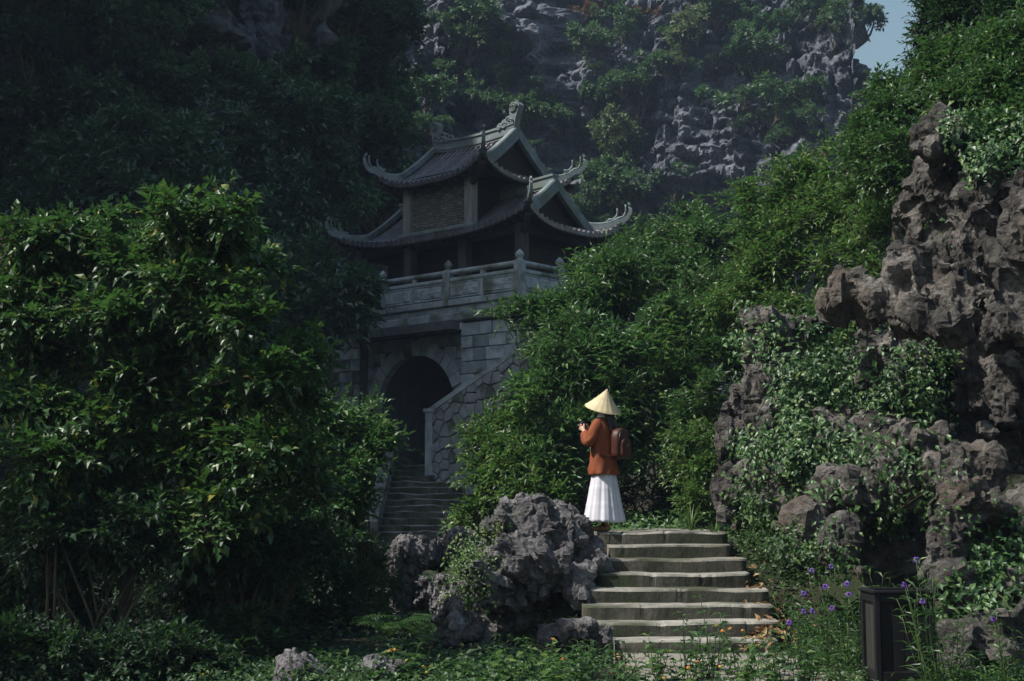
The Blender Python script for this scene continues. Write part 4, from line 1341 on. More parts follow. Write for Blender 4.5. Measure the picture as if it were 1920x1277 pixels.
def twig_geo(T0, T1, r=0.006):
    n = len(T0)
    d = norm(T1 - T0); a = norm(np.cross(d, [0.3, 0.2, 0.93])); b = np.cross(a, d)
    ang = [0, 2.1, 4.2]
    ring0 = [T0 + (a * math.cos(t) + b * math.sin(t)) * r for t in ang]; ring1 = [T1 - np.array([0, 0, .18]) * np.linalg.norm(T1 - T0, axis=1, keepdims=True) + (a * math.cos(t) + b * math.sin(t)) * r * 0.3 for t in ang]
    V = np.stack(ring0 + ring1, 1).reshape(-1, 3)
    i = (np.arange(n) * 6)[:, None]
    F = np.stack([i + np.array([[k, (k + 1) % 3, 3 + (k + 1) % 3, 3 + k]]) for k in range(3)], 1).reshape(-1, 4)
    return V, F


LEAF_ME = {}
def leaf_mesh(mat, width, fold=0.12, curl=0.16):
    key = (mat.name, width)
    if key not in LEAF_ME:
        V, F = leaf_geo((np.zeros((1, 3)), np.array([[1., 0, 0]]), np.array([[0, 0, 1.]]), np.array([1.0])), width, fold, curl)
        me = np_mesh('leaf', V, F, attr={'rnd': np.zeros(5)}); me.materials.append(mat)
        LEAF_ME[key] = me
    return LEAF_ME[key]


def pick_visible(fr, k, rng, cell=9.0):
    """indices of leaves that show largest: nearest per picture cell, inside the frame"""
    P, D, N, L = fr
    Q = P + D * L[:, None] * 0.5
    x, y = to_px(Q)
    ok = (x > 5) & (x < 1915) & (y > 5) & (y < 1272)
    idx = np.nonzero(ok)[0]
    if len(idx) == 0: return np.zeros(0, int)
    o = idx[np.argsort(Q[idx, 1])]
    key = (x[o] // cell).astype(int) * 1000 + (y[o] // cell).astype(int)
    _, first = np.unique(key, return_index=True)
    cand = o[first]
    view = norm(Q[cand] - np.array([0, 0, EYE_Z]))
    area = np.abs((N[cand] * view).sum(-1)) * L[cand] ** 2 / Q[cand, 1] ** 2
    return cand[np.argsort(-area)[:k]]


def leaf_part(parent, base, fr, i, me):
    P, D, N, L = fr
    S = np.cross(N[i], D[i])
    m = Matrix(((D[i][0], S[0], N[i][0], 0), (D[i][1], S[1], N[i][1], 0), (D[i][2], S[2], N[i][2], 0), (0, 0, 0, 1)))
    o = bpy.data.objects.new('leaf', me); COL.objects.link(o); o.parent = parent
    o.matrix_local = Matrix.Translation([float(c) for c in (P[i] - base)]) @ m @ Matrix.Scale(float(L[i]), 4)
    return o


def limb(mb, p0, p1, r0, r1, bend=0.12, n=7, seg=7, rng=None):
    p0 = np.array(p0, float); p1 = np.array(p1, float)
    L = np.linalg.norm(p1 - p0)
    off = rng.normal(size=3) * bend * L; off2 = rng.normal(size=3) * bend * 0.5 * L
    pts = []
    for k in range(n):
        t = k / (n - 1)
        pts.append(p0 + (p1 - p0) * t + off * math.sin(PI * t) * 0.5 + off2 * math.sin(2 * PI * t) * 0.5)
    mb.tube(pts, [r0 + (r1 - r0) * k / (n - 1) for k in range(n)], seg)
    return pts


def plant(name, label, cat, base, blobs, twigs, per, tl, ll, mat, seed, width=0.42, singles=0, trunk=None, group=None, stems=5, stem_r=0.02, crown='foliage', twigparts=True, **kw):
    """a tree or shrub: foliage (stuff), up to 300 single leaves, trunk or stems with limbs into every blob"""
    rng = np.random.default_rng(seed)
    base = np.array(base, float)
    t = thing(name, label, cat, base, 0, group)
    fr, tw = spray(blobs, twigs, per, tl, ll, rng, **kw)
    gh = ground_h(fr[0][:, 0], fr[0][:, 1])
    keep = fr[0][:, 2] > gh + 0.02
    fr = tuple(a[keep] for a in fr)
    if singles:
        si = pick_visible(fr, singles, rng)
        me = leaf_mesh(mat, width)
        for i in si: leaf_part(t, base, fr, i, me)
        m_ = np.ones(len(fr[0]), bool); m_[si] = False
        fr = tuple(a[m_] for a in fr)
    V, F = leaf_geo(fr, width)
    rnd = np.repeat(rng.random(len(fr[0])), 5)
    o = link(crown, np_mesh(crown, V - base, F, attr={'rnd': rnd}), mat, t); tag(o, kind='stuff')
    if twigparts:
        V, F = twig_geo(*tw, r=ll * 0.035 + 0.001)
        o = link('twigs', np_mesh('twigs', V - base, F), M['twig'], t); tag(o, kind='stuff')
    wood = MB()
    if trunk:
        path, r0, r1 = trunk
        path = [np.array(p) - base for p in path]
        wood.tube(path, list(np.linspace(r0, r1, len(path))), 9)
        wood.build('trunk', M['bark'], t, True)
        br = MB()
        for c, r in blobs:
            c = np.array(c) - base
            k = min(range(len(path)), key=lambda q: np.linalg.norm(path[q] - c) + 0.6 * max(0, path[q][2] - c[2] + 0.3))
            limb(br, path[k], c, max(r1 * 0.7, r0 * 0.4), r1 * 0.3, 0.10, 7, 6, rng)
            for _ in range(3):
                d = norm(rng.normal(size=3) + np.array([0, 0, 0.4])) * np.array(r) * 0.85
                limb(br, c, c + d, r1 * 0.3, 0.006, 0.1, 5, 5, rng)
        br.build('branches', M['bark'], t, True)
    else:
        for c, r in blobs:
            c = np.array(c) - base
            for _ in range(max(1, stems // max(1, len(blobs)) + 1)):
                b0 = np.array([rng.normal() * 0.12, rng.normal() * 0.12, -0.1])
                tip = c + norm(rng.normal(size=3)) * np.array(r) * 0.6
                if tip[2] < 0.1: tip[2] = 0.15
                limb(wood, b0, tip, stem_r, stem_r * 0.3, 0.08, 6, 5, rng)
        wood.build('stems', M['twig'], t, True)
    return t


def B(px, py, Y, rx, rz, ry=None):
    s = Y / F_PX
    return (at(px, py, Y), np.array([rx * s, (ry if ry is not None else 0.7 * (rx + rz) / 2) * s, rz * s]))


def gpt(px, Y):
    x = (px - 960) / F_PX * Y
    return (x, Y, float(ground_h(x, Y)))


# ---- the broad tree at the left front
lay = [(60, 455, 90, 16), (180, 440, 70, 16), (325, 400, 34, 22), (422, 398, 24, 26), (380, 445, 76, 20), (465, 500, 32, 12), (240, 500, 100, 20), (90, 525, 110, 22), (360, 535, 84, 20), (10, 595, 90, 24), (180, 595, 100, 22), (330, 625, 84, 20),
       (430, 600, 50, 16), (570, 668, 34, 10), (500, 700, 66, 14), (100, 670, 110, 24), (270, 705, 90, 20), (410, 765, 92, 22), (540, 755, 50, 16), (40, 765, 90, 26), (200, 795, 110, 22), (350, 845, 105, 22), (490, 835, 72, 22), (100, 865, 110, 24),
       (430, 920, 86, 22), (250, 925, 105, 22), (80, 950, 110, 26), (370, 975, 95, 20), (160, 1005, 105, 20), (560, 900, 50, 26)]
lr = np.random.default_rng(55)
blobs = [B(px, py, 13.2 + lr.uniform(-0.6, 0.5), rx, rz, 62) for px, py, rx, rz in lay]
tb = gpt(232, 13.0)
plant('tree', 'broad glossy leaved tree with a thin dark trunk filling the near lower corner', 'tree', tb, blobs, 4000, 9, 0.28, 0.112, M['leaf_near'], 21, 0.5, 300,
      trunk=([tb + np.array([0, 0, -0.2]), at(230, 1180, 13.0), at(236, 1080, 13.0), at(240, 980, 13.1), at(270, 860, 13.2), at(300, 720, 13.3), at(318, 600, 13.3), at(335, 520, 13.4)], 0.060, 0.028),
      up=0.18, hollow=0.1, flat=0.3, droop=0.2, clump=7)
lt = np.array([-8.3, 12.0, -0.2])  # unseen tree, added to shade the lower crown of the broad tree
plant('tree', 'tall tree added out of view on the left to shade the broad tree', 'tree', lt, [(np.array([-8.2, 11.8, 6.0]), np.array([1.5, 1.7, 1.2])), (np.array([-7.6, 12.6, 5.2]), np.array([1.0, 1.1, 0.8])), (np.array([-9.0, 11.0, 5.2]), np.array([1.2, 1.2, 0.9]))],
      420, 8, 0.36, 0.16, M['leaf_near'], 29, 0.46, 0, trunk=([lt, lt + np.array([0.05, 0, 2.5]), lt + np.array([0.1, -.1, 5.5])], 0.16, 0.05), hollow=0.2)
# yellowing sprigs are part of its leaf colours.  shrubs between the tree and the far stairs
sb = gpt(650, 17.0)
plant('shrub', 'leafy green shrub in front of the arch beside the mossy steps', 'shrub', sb,
      [B(660, 785, 17.5, 40, 24), B(590, 810, 17.2, 70, 44), B(690, 850, 17.2, 44, 30), B(540, 840, 17.0, 90, 60), B(620, 880, 16.8, 70, 46), B(590, 940, 16.5, 80, 46), B(650, 950, 16.8, 40, 34), B(500, 930, 16.5, 80, 60)],
      2600, 8, 0.28, 0.10, M['leaf_bush'], 22, 0.46, 160, stems=16, hollow=0.3)
sb = gpt(640, 19.5)
plant('shrub', 'small leaved shrub under the leafy green shrub beside the arched rock', 'shrub', sb,
      [B(670, 1050, 17.8, 44, 34), B(630, 1020, 17.5, 60, 46), B(710, 1090, 17.4, 30, 44), B(670, 1110, 17.0, 50, 44), B(690, 1170, 16.5, 40, 40)],
      1500, 8, 0.18, 0.055, M['leaf_ground'], 23, 0.5, 0, stems=12)
# dark understorey below the tree
for i, (px, py, Y, rx, rz, lab) in enumerate([(420, 1090, 14.6, 120, 100, 'dark leafy undergrowth shrub right of the thin tree trunk'), (80, 1110, 13.6, 130, 110, 'dark undergrowth shrub left of the thin tree trunk'),
                                              (570, 1080, 15.6, 90, 110, 'dark drooping shrub between the tree and the arched rock'), (330, 1060, 16.2, 160, 130, 'deep shaded shrub behind the thin tree trunk')]):
    b0 = gpt(px, Y)
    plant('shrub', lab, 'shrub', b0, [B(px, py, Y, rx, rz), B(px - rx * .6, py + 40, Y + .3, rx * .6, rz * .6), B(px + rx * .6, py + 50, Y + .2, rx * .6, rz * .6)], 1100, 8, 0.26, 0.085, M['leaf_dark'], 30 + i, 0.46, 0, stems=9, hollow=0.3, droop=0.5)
for i, (px, py, Y, rx, rz, lab) in enumerate([(60, 1225, 11.9, 90, 40, 'low dark shrub at the lower left corner'), (300, 1235, 12.2, 100, 40, 'low dark shrub right of the thin tree trunk at the lower border'), (440, 1210, 12.9, 80, 50, 'low dark shrub left of the small jagged stone'),
                                              (180, 1000, 12.6, 160, 50, 'shaded hanging shrub crossing the thin tree trunk'), (480, 1030, 13.4, 120, 50, 'shaded shrub hanging below the right side of the broad tree')]):
    b0 = gpt(px, Y)
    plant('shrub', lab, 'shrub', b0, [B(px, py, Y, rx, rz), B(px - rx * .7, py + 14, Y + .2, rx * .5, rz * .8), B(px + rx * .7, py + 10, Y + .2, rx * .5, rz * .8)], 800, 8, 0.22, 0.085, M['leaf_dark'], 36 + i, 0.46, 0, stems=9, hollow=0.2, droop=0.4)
# bamboo poles leaning in the dark
bp0 = thing('bamboo_pole', 'thin bamboo pole standing in the dark undergrowth, leftmost of three', 'pole', gpt(97, 12.6), 0, 'bamboo poles in the undergrowth')
MB().tube([(0, 0, -0.1), (0.02, 0, 0.6), (0.05, 0, 1.25)], [0.014, 0.013, 0.011], 7).build('pole_stem', M['twig'], bp0, True)
for px, lab in ((106, 'thin bamboo pole standing in the dark undergrowth, middle of three'), (116, 'thin bamboo pole standing in the dark undergrowth, rightmost of three')):
    dup(bp0, gpt(px, 12.5), random.uniform(0, 6), 1.0, lab)

# ---- dark trees on the slope left of the tower
MID = [('dark bushy tree pressed against the left end of the stone balustrade', [B(620, 580, 33, 54, 40), B(540, 540, 33.5, 100, 70), B(530, 640, 33, 70, 60), B(480, 600, 33, 90, 80), B(665, 545, 33.4, 26, 40)], 610, 33.5, 41),
       ('tall dark tree with a rounded crown left of the upper roof', [B(540, 240, 41.5, 90, 80), B(470, 200, 42, 80, 70), B(590, 330, 42, 70, 70), B(610, 230, 42.5, 50, 60), B(520, 380, 40, 90, 80), B(420, 300, 40, 90, 90)], 540, 41.5, 42),
       ('dark tree with drooping sprays in the middle of the shaded slope', [B(330, 330, 35, 100, 90), B(260, 270, 35.5, 90, 70), B(380, 420, 34.5, 110, 80), B(300, 430, 34.5, 100, 70), B(440, 430, 34.5, 80, 70)], 350, 35.0, 43),
       ('dark spreading tree at the left border above the broad tree', [B(150, 330, 34, 100, 80), B(60, 400, 33.5, 100, 70), B(190, 400, 33.5, 110, 70), B(-20, 440, 33, 80, 70)], 120, 34.0, 44)]
for lab, bl, px, Y, sd in MID:
    b0 = gpt(px, Y); b0 = (b0[0], Y, b0[2])
    c = bl[0][0]
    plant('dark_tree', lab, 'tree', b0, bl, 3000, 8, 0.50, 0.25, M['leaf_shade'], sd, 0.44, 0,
          trunk=([(b0[0], Y, b0[2] - .3), (b0[0] + .1, Y, b0[2] + 2), (c[0] * .5 + b0[0] * .5, Y, c[2] * .6), (c[0], Y, c[2])], 0.16, 0.05), group='dark trees on the shaded slope', twigparts=False, hollow=0.35)

# ---- the green thicket behind the woman and right of the tower
TH = [('glossy bush with small pale leaves right of the mossy steps', 'bush', [B(930, 830, 20.5, 50, 46), B(920, 900, 20.2, 40, 44), B(975, 800, 20.5, 50, 44), B(970, 880, 20, 54, 54), B(1000, 940, 19.5, 60, 40), B(880, 960, 20.2, 30, 40)], 930, 20.5, 51, M['leaf_light'], 1500, 0.28, 0.115, 80),
      ('large dense bush just behind the woman in the conical hat', 'bush', [B(1040, 740, 20.5, 80, 70), B(1110, 680, 20.6, 80, 70), B(1060, 640, 21, 60, 50), B(1150, 760, 20.2, 70, 60), B(1070, 830, 20, 80, 60), B(1190, 830, 20.2, 56, 46), B(1200, 690, 20.8, 80, 70), B(1020, 880, 19.8, 50, 40)], 1090, 21.0, 52, M['leaf_bush'], 2300, 0.32, 0.155, 200),
      ('arching leafy shrub that overlaps the corner of the balustrade', 'shrub', [B(1010, 600, 22, 50, 26), B(960, 596, 21.8, 40, 12), B(1080, 590, 22, 70, 46), B(1110, 530, 23, 50, 36), B(1160, 540, 22.5, 80, 60), B(1030, 630, 21.6, 36, 30)], 1080, 22.5, 53, M['leaf_bush'], 1500, 0.32, 0.145, 120),
      ('sunlit shrub with upright tips below the grey ledges of the mountain', 'shrub', [B(1190, 490, 25, 50, 30), B(1250, 460, 25.5, 56, 40), B(1300, 440, 25.5, 30, 56), B(1230, 510, 24.5, 90, 56), B(1330, 480, 25, 60, 60), B(1140, 510, 25, 40, 20)], 1240, 25.0, 54, M['leaf_bush'], 1800, 0.40, 0.13, 60),
      ('dense green bush between the woman and the upright grey rock', 'bush', [B(1270, 620, 21, 80, 70), B(1330, 560, 22, 80, 70), B(1260, 730, 20.4, 70, 60), B(1320, 680, 20.4, 70, 60), B(1290, 800, 19.8, 44, 40), B(1350, 740, 19.5, 36, 46)], 1290, 21.0, 55, M['leaf_bush'], 2300, 0.28, 0.12, 100),
      ('bright light green tree leaning over the ledge of the outcrop', 'tree', [B(1480, 360, 21, 70, 50), B(1560, 320, 21, 60, 44), B(1420, 400, 21.2, 70, 50), B(1540, 420, 20.5, 90, 60), B(1620, 380, 20, 50, 70), B(1450, 490, 20.6, 90, 70), B(1580, 490, 19.8, 70, 40), B(1640, 290, 20, 40, 40), B(1400, 560, 20.4, 80, 60), B(1500, 560, 19.8, 60, 50), B(1610, 610, 18.6, 60, 50), B(1540, 640, 18.8, 60, 50), B(1655, 470, 18.6, 46, 70), B(1660, 400, 18.8, 40, 50)], 1500, 21.0, 56, M['leaf_light'], 3300, 0.34, 0.11, 140),
      ('pale leaved shrub hanging beside the flat face of the upright rock', 'shrub', [B(1300, 830, 18.6, 36, 30), B(1320, 880, 18.4, 26, 40), B(1280, 870, 18.8, 30, 26), B(1310, 950, 18.2, 26, 34)], 1310, 18.6, 57, M['leaf_light'], 700, 0.24, 0.085, 50)]
for lab, nm, bl, px, Y, sd, mt, tw, tl, ll, sg in TH:
    bl = [(c, r * 0.84) for c, r in bl]
    b0 = gpt(px, Y)
    kw = dict(hollow=0.3, clump=17)
    if nm == 'tree':
        c = bl[3][0]
        kw['trunk'] = ([(b0[0], Y, b0[2] - .3), (b0[0] - .1, Y, b0[2] + 1.2), (c[0] * .6 + b0[0] * .4, Y - .2, c[2] * .6 + .5), tuple(c)], 0.09, 0.03)
    plant(nm, lab, nm, b0, bl, tw, 8, tl, ll, mt, sd, 0.32 if sd in (52, 53, 55) else 0.4, sg, stems=12, **kw)
# dark wood behind them
b0 = gpt(1240, 27)
plant('shrub', 'dark shrub mass in the hollow behind the woman', 'shrub', b0, [B(1200, 900, 21.5, 130, 80), B(1080, 920, 21.5, 90, 60), B(1280, 930, 20.5, 60, 60)], 900, 8, 0.3, 0.10, M['leaf_dark'], 58, 0.42, 0, stems=10, hollow=0.3)

# ---- trees on top of the outcrop
RT = [('leafy tree overhanging the pinnacle at the upper right corner', [B(1850, 200, 15.2, 80, 70), B(1900, 120, 15.5, 70, 80), B(1800, 140, 16, 70, 60), B(1870, 270, 14.7, 66, 40), B(1930, 240, 14.8, 60, 60)], 1900, 15.8, 61, M['leaf_bush'], 4200, 0.085, 130),
      ('dark tree reaching the top border right of the patch of sky', [B(1800, 30, 18, 80, 70), B(1860, 60, 18, 80, 70), B(1760, 90, 18.5, 44, 60), B(1890, -20, 18, 90, 70), B(1740, 160, 18.5, 40, 50)], 1850, 18.5, 62, M['leaf_dark'], 3200, 0.085, 0),
      ('slender branching tree left of the limestone pinnacle', [B(1690, 220, 18, 50, 34), B(1660, 180, 18.4, 36, 18), B(1640, 260, 18.2, 44, 40), B(1680, 300, 17.6, 40, 50), B(1620, 320, 18, 40, 40)], 1690, 18.0, 63, M['leaf_bush'], 1500, 0.085, 40)]
for lab, bl, px, Y, sd, mt, tw, ll, sg in RT:
    c = bl[0][0]
    b0 = ((px - 960) / F_PX * Y, Y + 0.6, 2.4)
    plant('tree', lab, 'tree', b0, bl, tw, 8, 0.26, ll, mt, sd, 0.44, sg, trunk=([(b0[0], b0[1], 0.4), (b0[0], b0[1], 3.2), (c[0] * .5 + b0[0] * .5, c[1], c[2] * .8 + .3), tuple(c)], 0.09, 0.03), hollow=0.3)

# ---- creepers on the outcrop: leaves sit on the rock surface where they find a hold
def creeper(label, P, N, boxes, n, ll, mat, seed, singles=0, width=0.55, name='creeper', lift=0.05, thick=0.16, base=None, cat='creeper', hang=0.25):
    rng = np.random.default_rng(seed)
    x, y = to_px(P)
    view = norm(P - np.array([0, 0, EYE_Z]))
    w = np.zeros(len(P))
    for (cx, cy, rx, ry, wt) in boxes:
        q = ((x - cx) / rx) ** 2 + ((y - cy) / ry) ** 2
        w = np.maximum(w, wt * np.clip(1.5 - q, 0, 1))
    w *= np.clip(-(N * view).sum(-1) + 0.35, 0, 1)
    w *= np.clip(0.35 + 1.6 * vnoise(P[:, 0] * 2.2 + seed, P[:, 1] * 2.2, P[:, 2] * 2.2), 0, 1.3)
    w = w / w.sum()
    cl = rng.choice(len(P), n // 7, p=w)
    k = rng.integers(0, len(cl), n)
    p = P[cl[k]] + rng.normal(size=(n, 3)) * 0.075 + N[cl[k]] * (lift + thick * rng.random((n, 1)) ** 1.5)
    nn = norm(N[cl[k]] * 0.7 + np.array([-0.15, -0.25, 0.55]) + rng.normal(size=(n, 3)) * 0.38)
    d = norm(rng.normal(size=(n, 3)) * 0.8 + np.array([0, -0.2, -hang * 3]))
    d = norm(d - nn * (d * nn).sum(-1, keepdims=True))
    fr = (p, d, nn, ll * (0.55 + 0.7 * rng.random(n)))
    base = np.array(base if base is not None else p.mean(0))
    t = thing(name, label, cat, base)
    if singles:
        si = pick_visible(fr, singles, rng); me = leaf_mesh(mat, width)
        for i in si: leaf_part(t, base, fr, i, me)
        m_ = np.ones(n, bool); m_[si] = False; fr = tuple(a[m_] for a in fr)
    V, F = leaf_geo(fr, width)
    o = link('foliage', np_mesh('foliage', V - base, F, attr={'rnd': np.repeat(rng.random(len(fr[0])), 5)}), mat, t); tag(o, kind='stuff')
    st = MB()
    for _ in range(max(6, n // 220 + 2)):
        i = cl[rng.integers(0, len(cl))]
        d2 = ((P[cl] - P[i]) ** 2).sum(-1); j = cl[np.argsort(d2)[min(len(cl) - 1, rng.integers(20, 60))]]
        a, b_ = P[i] + N[i] * lift, P[j] + N[j] * lift
        mid = (a + b_) / 2 + N[i] * 0.05
        st.tube([a - base, mid - base, b_ - base], [0.006, 0.006, 0.004], 4)
    st.build('vine_stem', M['twig'], t, True)
    return t


creeper('thick green creeper draping the middle of the limestone outcrop', OCP, OCN, [(1560, 780, 170, 130, 1), (1465, 660, 90, 70, 1), (1640, 760, 100, 60, .8), (1480, 850, 90, 80, .9), (1600, 640, 60, 40, .6)], 8000, 0.085, M['leaf_bush'], 71, 160, thick=0.30)
creeper('leafy creeper hanging over the top of the outcrop beside the pinnacle', OCP, OCN, [(1866, 265, 66, 70, 1), (1905, 290, 50, 60, 1)], 2600, 0.085, M['leaf_bush'], 72, 80, thick=0.3)
creeper('sparse herbs rooted along the foot of the outcrop beside the steps', OCP, OCN, [(1450, 1000, 80, 60, 1), (1540, 900, 60, 40, .5), (1430, 940, 40, 50, .8), (1520, 1040, 60, 40, .6)], 2000, 0.07, M['leaf_ground'], 73, 60)
creeper('thin vines trailing over the lower face of the outcrop above the bin', OCP, OCN, [(1640, 930, 90, 60, 1), (1730, 900, 60, 60, .7), (1790, 960, 40, 60, .7)], 1100, 0.07, M['leaf_ground'], 78, 40, thick=0.12)
creeper('small leafy sprigs in the pocket under the rock spire', OCP, OCN, [(1720, 680, 60, 50, 1), (1760, 430, 30, 30, .4), (1860, 300, 40, 20, .4)], 700, 0.075, M['leaf_bush'], 74, 20)
creeper('dark leafy bush clinging to the lower right side of the outcrop', OCP, OCN, [(1860, 1090, 80, 60, 1), (1900, 1030, 40, 60, 1), (1800, 1120, 40, 60, .5)], 1800, 0.085, M['leaf_bush'], 75, 60, name='bush', cat='bush', thick=0.3)
creeper('yellowing creeper between the arched rock and the big boulder', np.concatenate([BOP, BOP + np.array([-0.15, 0.1, 0])]), np.concatenate([BON, BON]), [(880, 1040, 36, 100, 1), (860, 1100, 30, 60, 1)], 1300, 0.045, M['leaf_light'], 76, 0, thick=0.12)
creeper('tiny green sprigs growing from cracks of the big boulder', BOP, BON, [(960, 960, 20, 14, 1), (935, 1000, 14, 12, 1), (945, 980, 16, 10, 1)], 90, 0.05, M['leaf_light'], 77, 0, thick=0.06, lift=0.01, name='sprig')

# ---- shrubs on the mountains
def variant(name, mat, seed, n, ll, sx=1.0, sz=0.8, lumps_=7):
    rng = np.random.default_rng(seed)
    bl = [(np.array([rng.normal() * .42 * sx, rng.normal() * .4, .55 * sz + rng.random() * .55 * sz]), np.array([.42 * sx, .4, .36 * sz]) * (0.7 + .5 * rng.random())) for _ in range(lumps_)]
    fr, tw = spray(bl, n, 6, 0.18, ll, rng, hollow=0.3)
    V, F = leaf_geo(fr, 0.6)
    t = thing(name, 'x', 'shrub')
    o = link('foliage', np_mesh('foliage', V, F, attr={'rnd': np.repeat(rng.random(len(fr[0])), 5)}), mat, t); tag(o, kind='stuff')
    wd = MB()
    for c, r in bl: limb(wd, (0, 0, -0.35), c, 0.03, 0.01, 0.1, 5, 5, rng)
    wd.build('stems', M['twig'], t)
    return t


VAR = [variant('cliff_shrub', M['leaf_far'], 101, 520, 0.13), variant('cliff_shrub', M['leaf_far'], 102, 520, 0.11, 1.3, 0.6), variant('cliff_shrub', M['leaf_far'], 103, 420, 0.12, 0.8, 1.1),
       variant('cliff_shrub', M['leaf_farpale'], 104, 460, 0.10, 1.0, 0.9), variant('cliff_shrub', M['leaf_rust'], 105, 320, 0.10, 1.1, 0.6), variant('cliff_shrub', M['leaf_dark'], 106, 460, 0.14, 1.1, 0.8)]


DIRS = ['right of', 'above and right of', 'above', 'above and left of', 'left of', 'below and left of', 'below', 'below and right of']
USED = set()


def where_label(what, px, py, marks, fallback):
    """say where a thing stands by the landmark next to it; each phrase is given only once"""
    for nm, mx_, my_ in sorted(marks, key=lambda q: math.hypot(px - q[1], py - q[2]))[:7]:
        d = math.hypot(px - mx_, py - my_)
        k = int(round(math.atan2(-(py - my_), px - mx_) / (PI / 4))) % 8
        how = 'just ' if d < 55 else ('' if d < 120 else 'well ')
        t = f'{what} {how}{DIRS[k]} {nm}'
        if len(t.split()) > 16: continue
        if t not in USED:
            USED.add(t); return t
    return fallback


TONE = ['dark green', 'spreading green', 'upright green', 'pale', 'rusty', 'blackish green']
FARM = [('the upper roof', 990, 270), ('the ridge finial', 965, 215), ('the pale yellowish shrub', 1165, 275), ('the rust coloured shrub', 1215, 12), ('the brownish shrub', 1100, 8), ('the broad pale green shrub', 1265, 60),
        ('the layered grey ledges', 1290, 290), ('the patch of sky', 1670, 50), ('the wide shrub above the dark ledge', 1440, 185), ('the limestone pinnacle', 1740, 240), ('the bare rock near the skyline', 1500, 95),
        ('the bright light green tree', 1500, 330), ("the lower roof's right tip", 1175, 395), ('the large shrub on the buttress', 880, 60), ('the small pale rim shrub', 1340, 130), ('the rounded green tree', 1190, 170)]
WALLM = [('the pale bare rock streak', 490, 60), ('the top left corner', 0, 0), ("the upper roof's left tip", 690, 285), ('the rough grey rock patch', 40, 285), ('the tall dark tree', 540, 240), ('the drooping dark tree', 330, 330),
         ('the spreading tree at the border', 120, 380), ('the edge of the far mountain', 750, 100), ('the middle of the dark slope', 300, 30), ('the dark upper slope', 200, 150)]
used_v = set()
FX, FY = to_px(FARP.reshape(-1, 3)); FARV = FARP.reshape(-1, 3)
WX, WY = to_px(WALLP.reshape(-1, 3)); WALLV = WALLP.reshape(-1, 3)


def cliff_shrub(px, py, r, v, label, group=None, wall=False, flat=1.0):
    X_, Y_, V_ = (WX, WY, WALLV) if wall else (FX, FY, FARV)
    d = (X_ - px) ** 2 + (Y_ - py - 0.35 * r) ** 2
    near = np.argsort(d)[:25]
    i = near[np.argmin(V_[near, 1])]
    p = V_[i]
    s = r * p[1] / F_PX / 0.85
    loc = (p[0], p[1] - 0.12 * s, p[2] - 0.25 * s)
    rz = random.uniform(0, 6.28)
    if v not in used_v:
        o = VAR[v]; used_v.add(v); o.location = [float(c) for c in loc]; o.rotation_euler = (0, 0, rz); o.scale = (s, s, s * flat)
        o['label'] = label
        if group: o['group'] = group
        return o
    o = dup(VAR[v], loc, rz, (s, s, s * flat), label)
    if group: o['group'] = group
    elif 'group' in o: del o['group']
    return o


GF = 'shrubs on the far mountainside'
named = [(1165, 275, 58, 3, 'pale yellowish bushy shrub on the mountainside right of the upper roof', 1.2), (1215, 12, 30, 4, 'rust coloured shrub on the mountainside at the top border', .8), (1100, 8, 34, 4, 'brownish shrub at the top border above the roof finial', .8),
         (1265, 60, 60, 3, 'broad pale green shrub near the top of the mountainside', .9), (1270, 105, 44, 3, 'pale shrub just beneath the broad pale green shrub', .8), (880, 60, 76, 0, 'large dark green shrub on the left buttress of the mountain', 1.0),
         (1440, 185, 74, 1, 'wide green shrub spreading above the dark ledge of the mountain', .8), (1340, 130, 26, 3, 'small pale shrub on the rim of the rock step', .9), (1190, 170, 55, 2, 'rounded green tree left of the layered ledges', 1.1),
         (1650, 60, 44, 5, 'small tree standing out against the sky on the skyline', 1.0), (1690, 130, 34, 5, 'low shrub on the skyline ridge beside the patch of sky', .7), (1610, 5, 30, 5, 'shrub on the skyline at the top border', .9),
         (1560, 60, 40, 2, 'upright dark green shrub below the skyline', 1.2), (1420, 100, 52, 0, 'dark shrub right of the small pale shrub', 1.0), (1350, 15, 56, 0, 'dark green shrub at the top border above the broad pale shrub', .9),
         (1130, 90, 50, 0, 'green shrub above the layered grey rock face', .9), (960, 210, 56, 0, 'glossy shrub right behind the ridge finial', .9), (1130, 200, 40, 0, 'dark shrub below the rounded green tree', 1.0)]
for px, py, r, v, lab, fl in named: cliff_shrub(px, py, r, v, lab, None, False, fl)
rs = random.Random(12)
zones = [(760, 900, 160, 420, 18, 5), (860, 1010, 120, 260, 12, 0), (1080, 1230, 260, 420, 16, 0), (1120, 1260, 150, 260, 8, 0), (1350, 1500, 170, 250, 12, 1), (1380, 1500, 20, 130, 8, 0), (1020, 1180, 0, 60, 10, 0), (1480, 1720, 200, 300, 12, 0), (1280, 1420, 340, 430, 12, 0), (1430, 1600, 0, 40, 7, 2), (840, 960, 20, 130, 10, 0), (1000, 1700, 20, 330, 22, 1)]
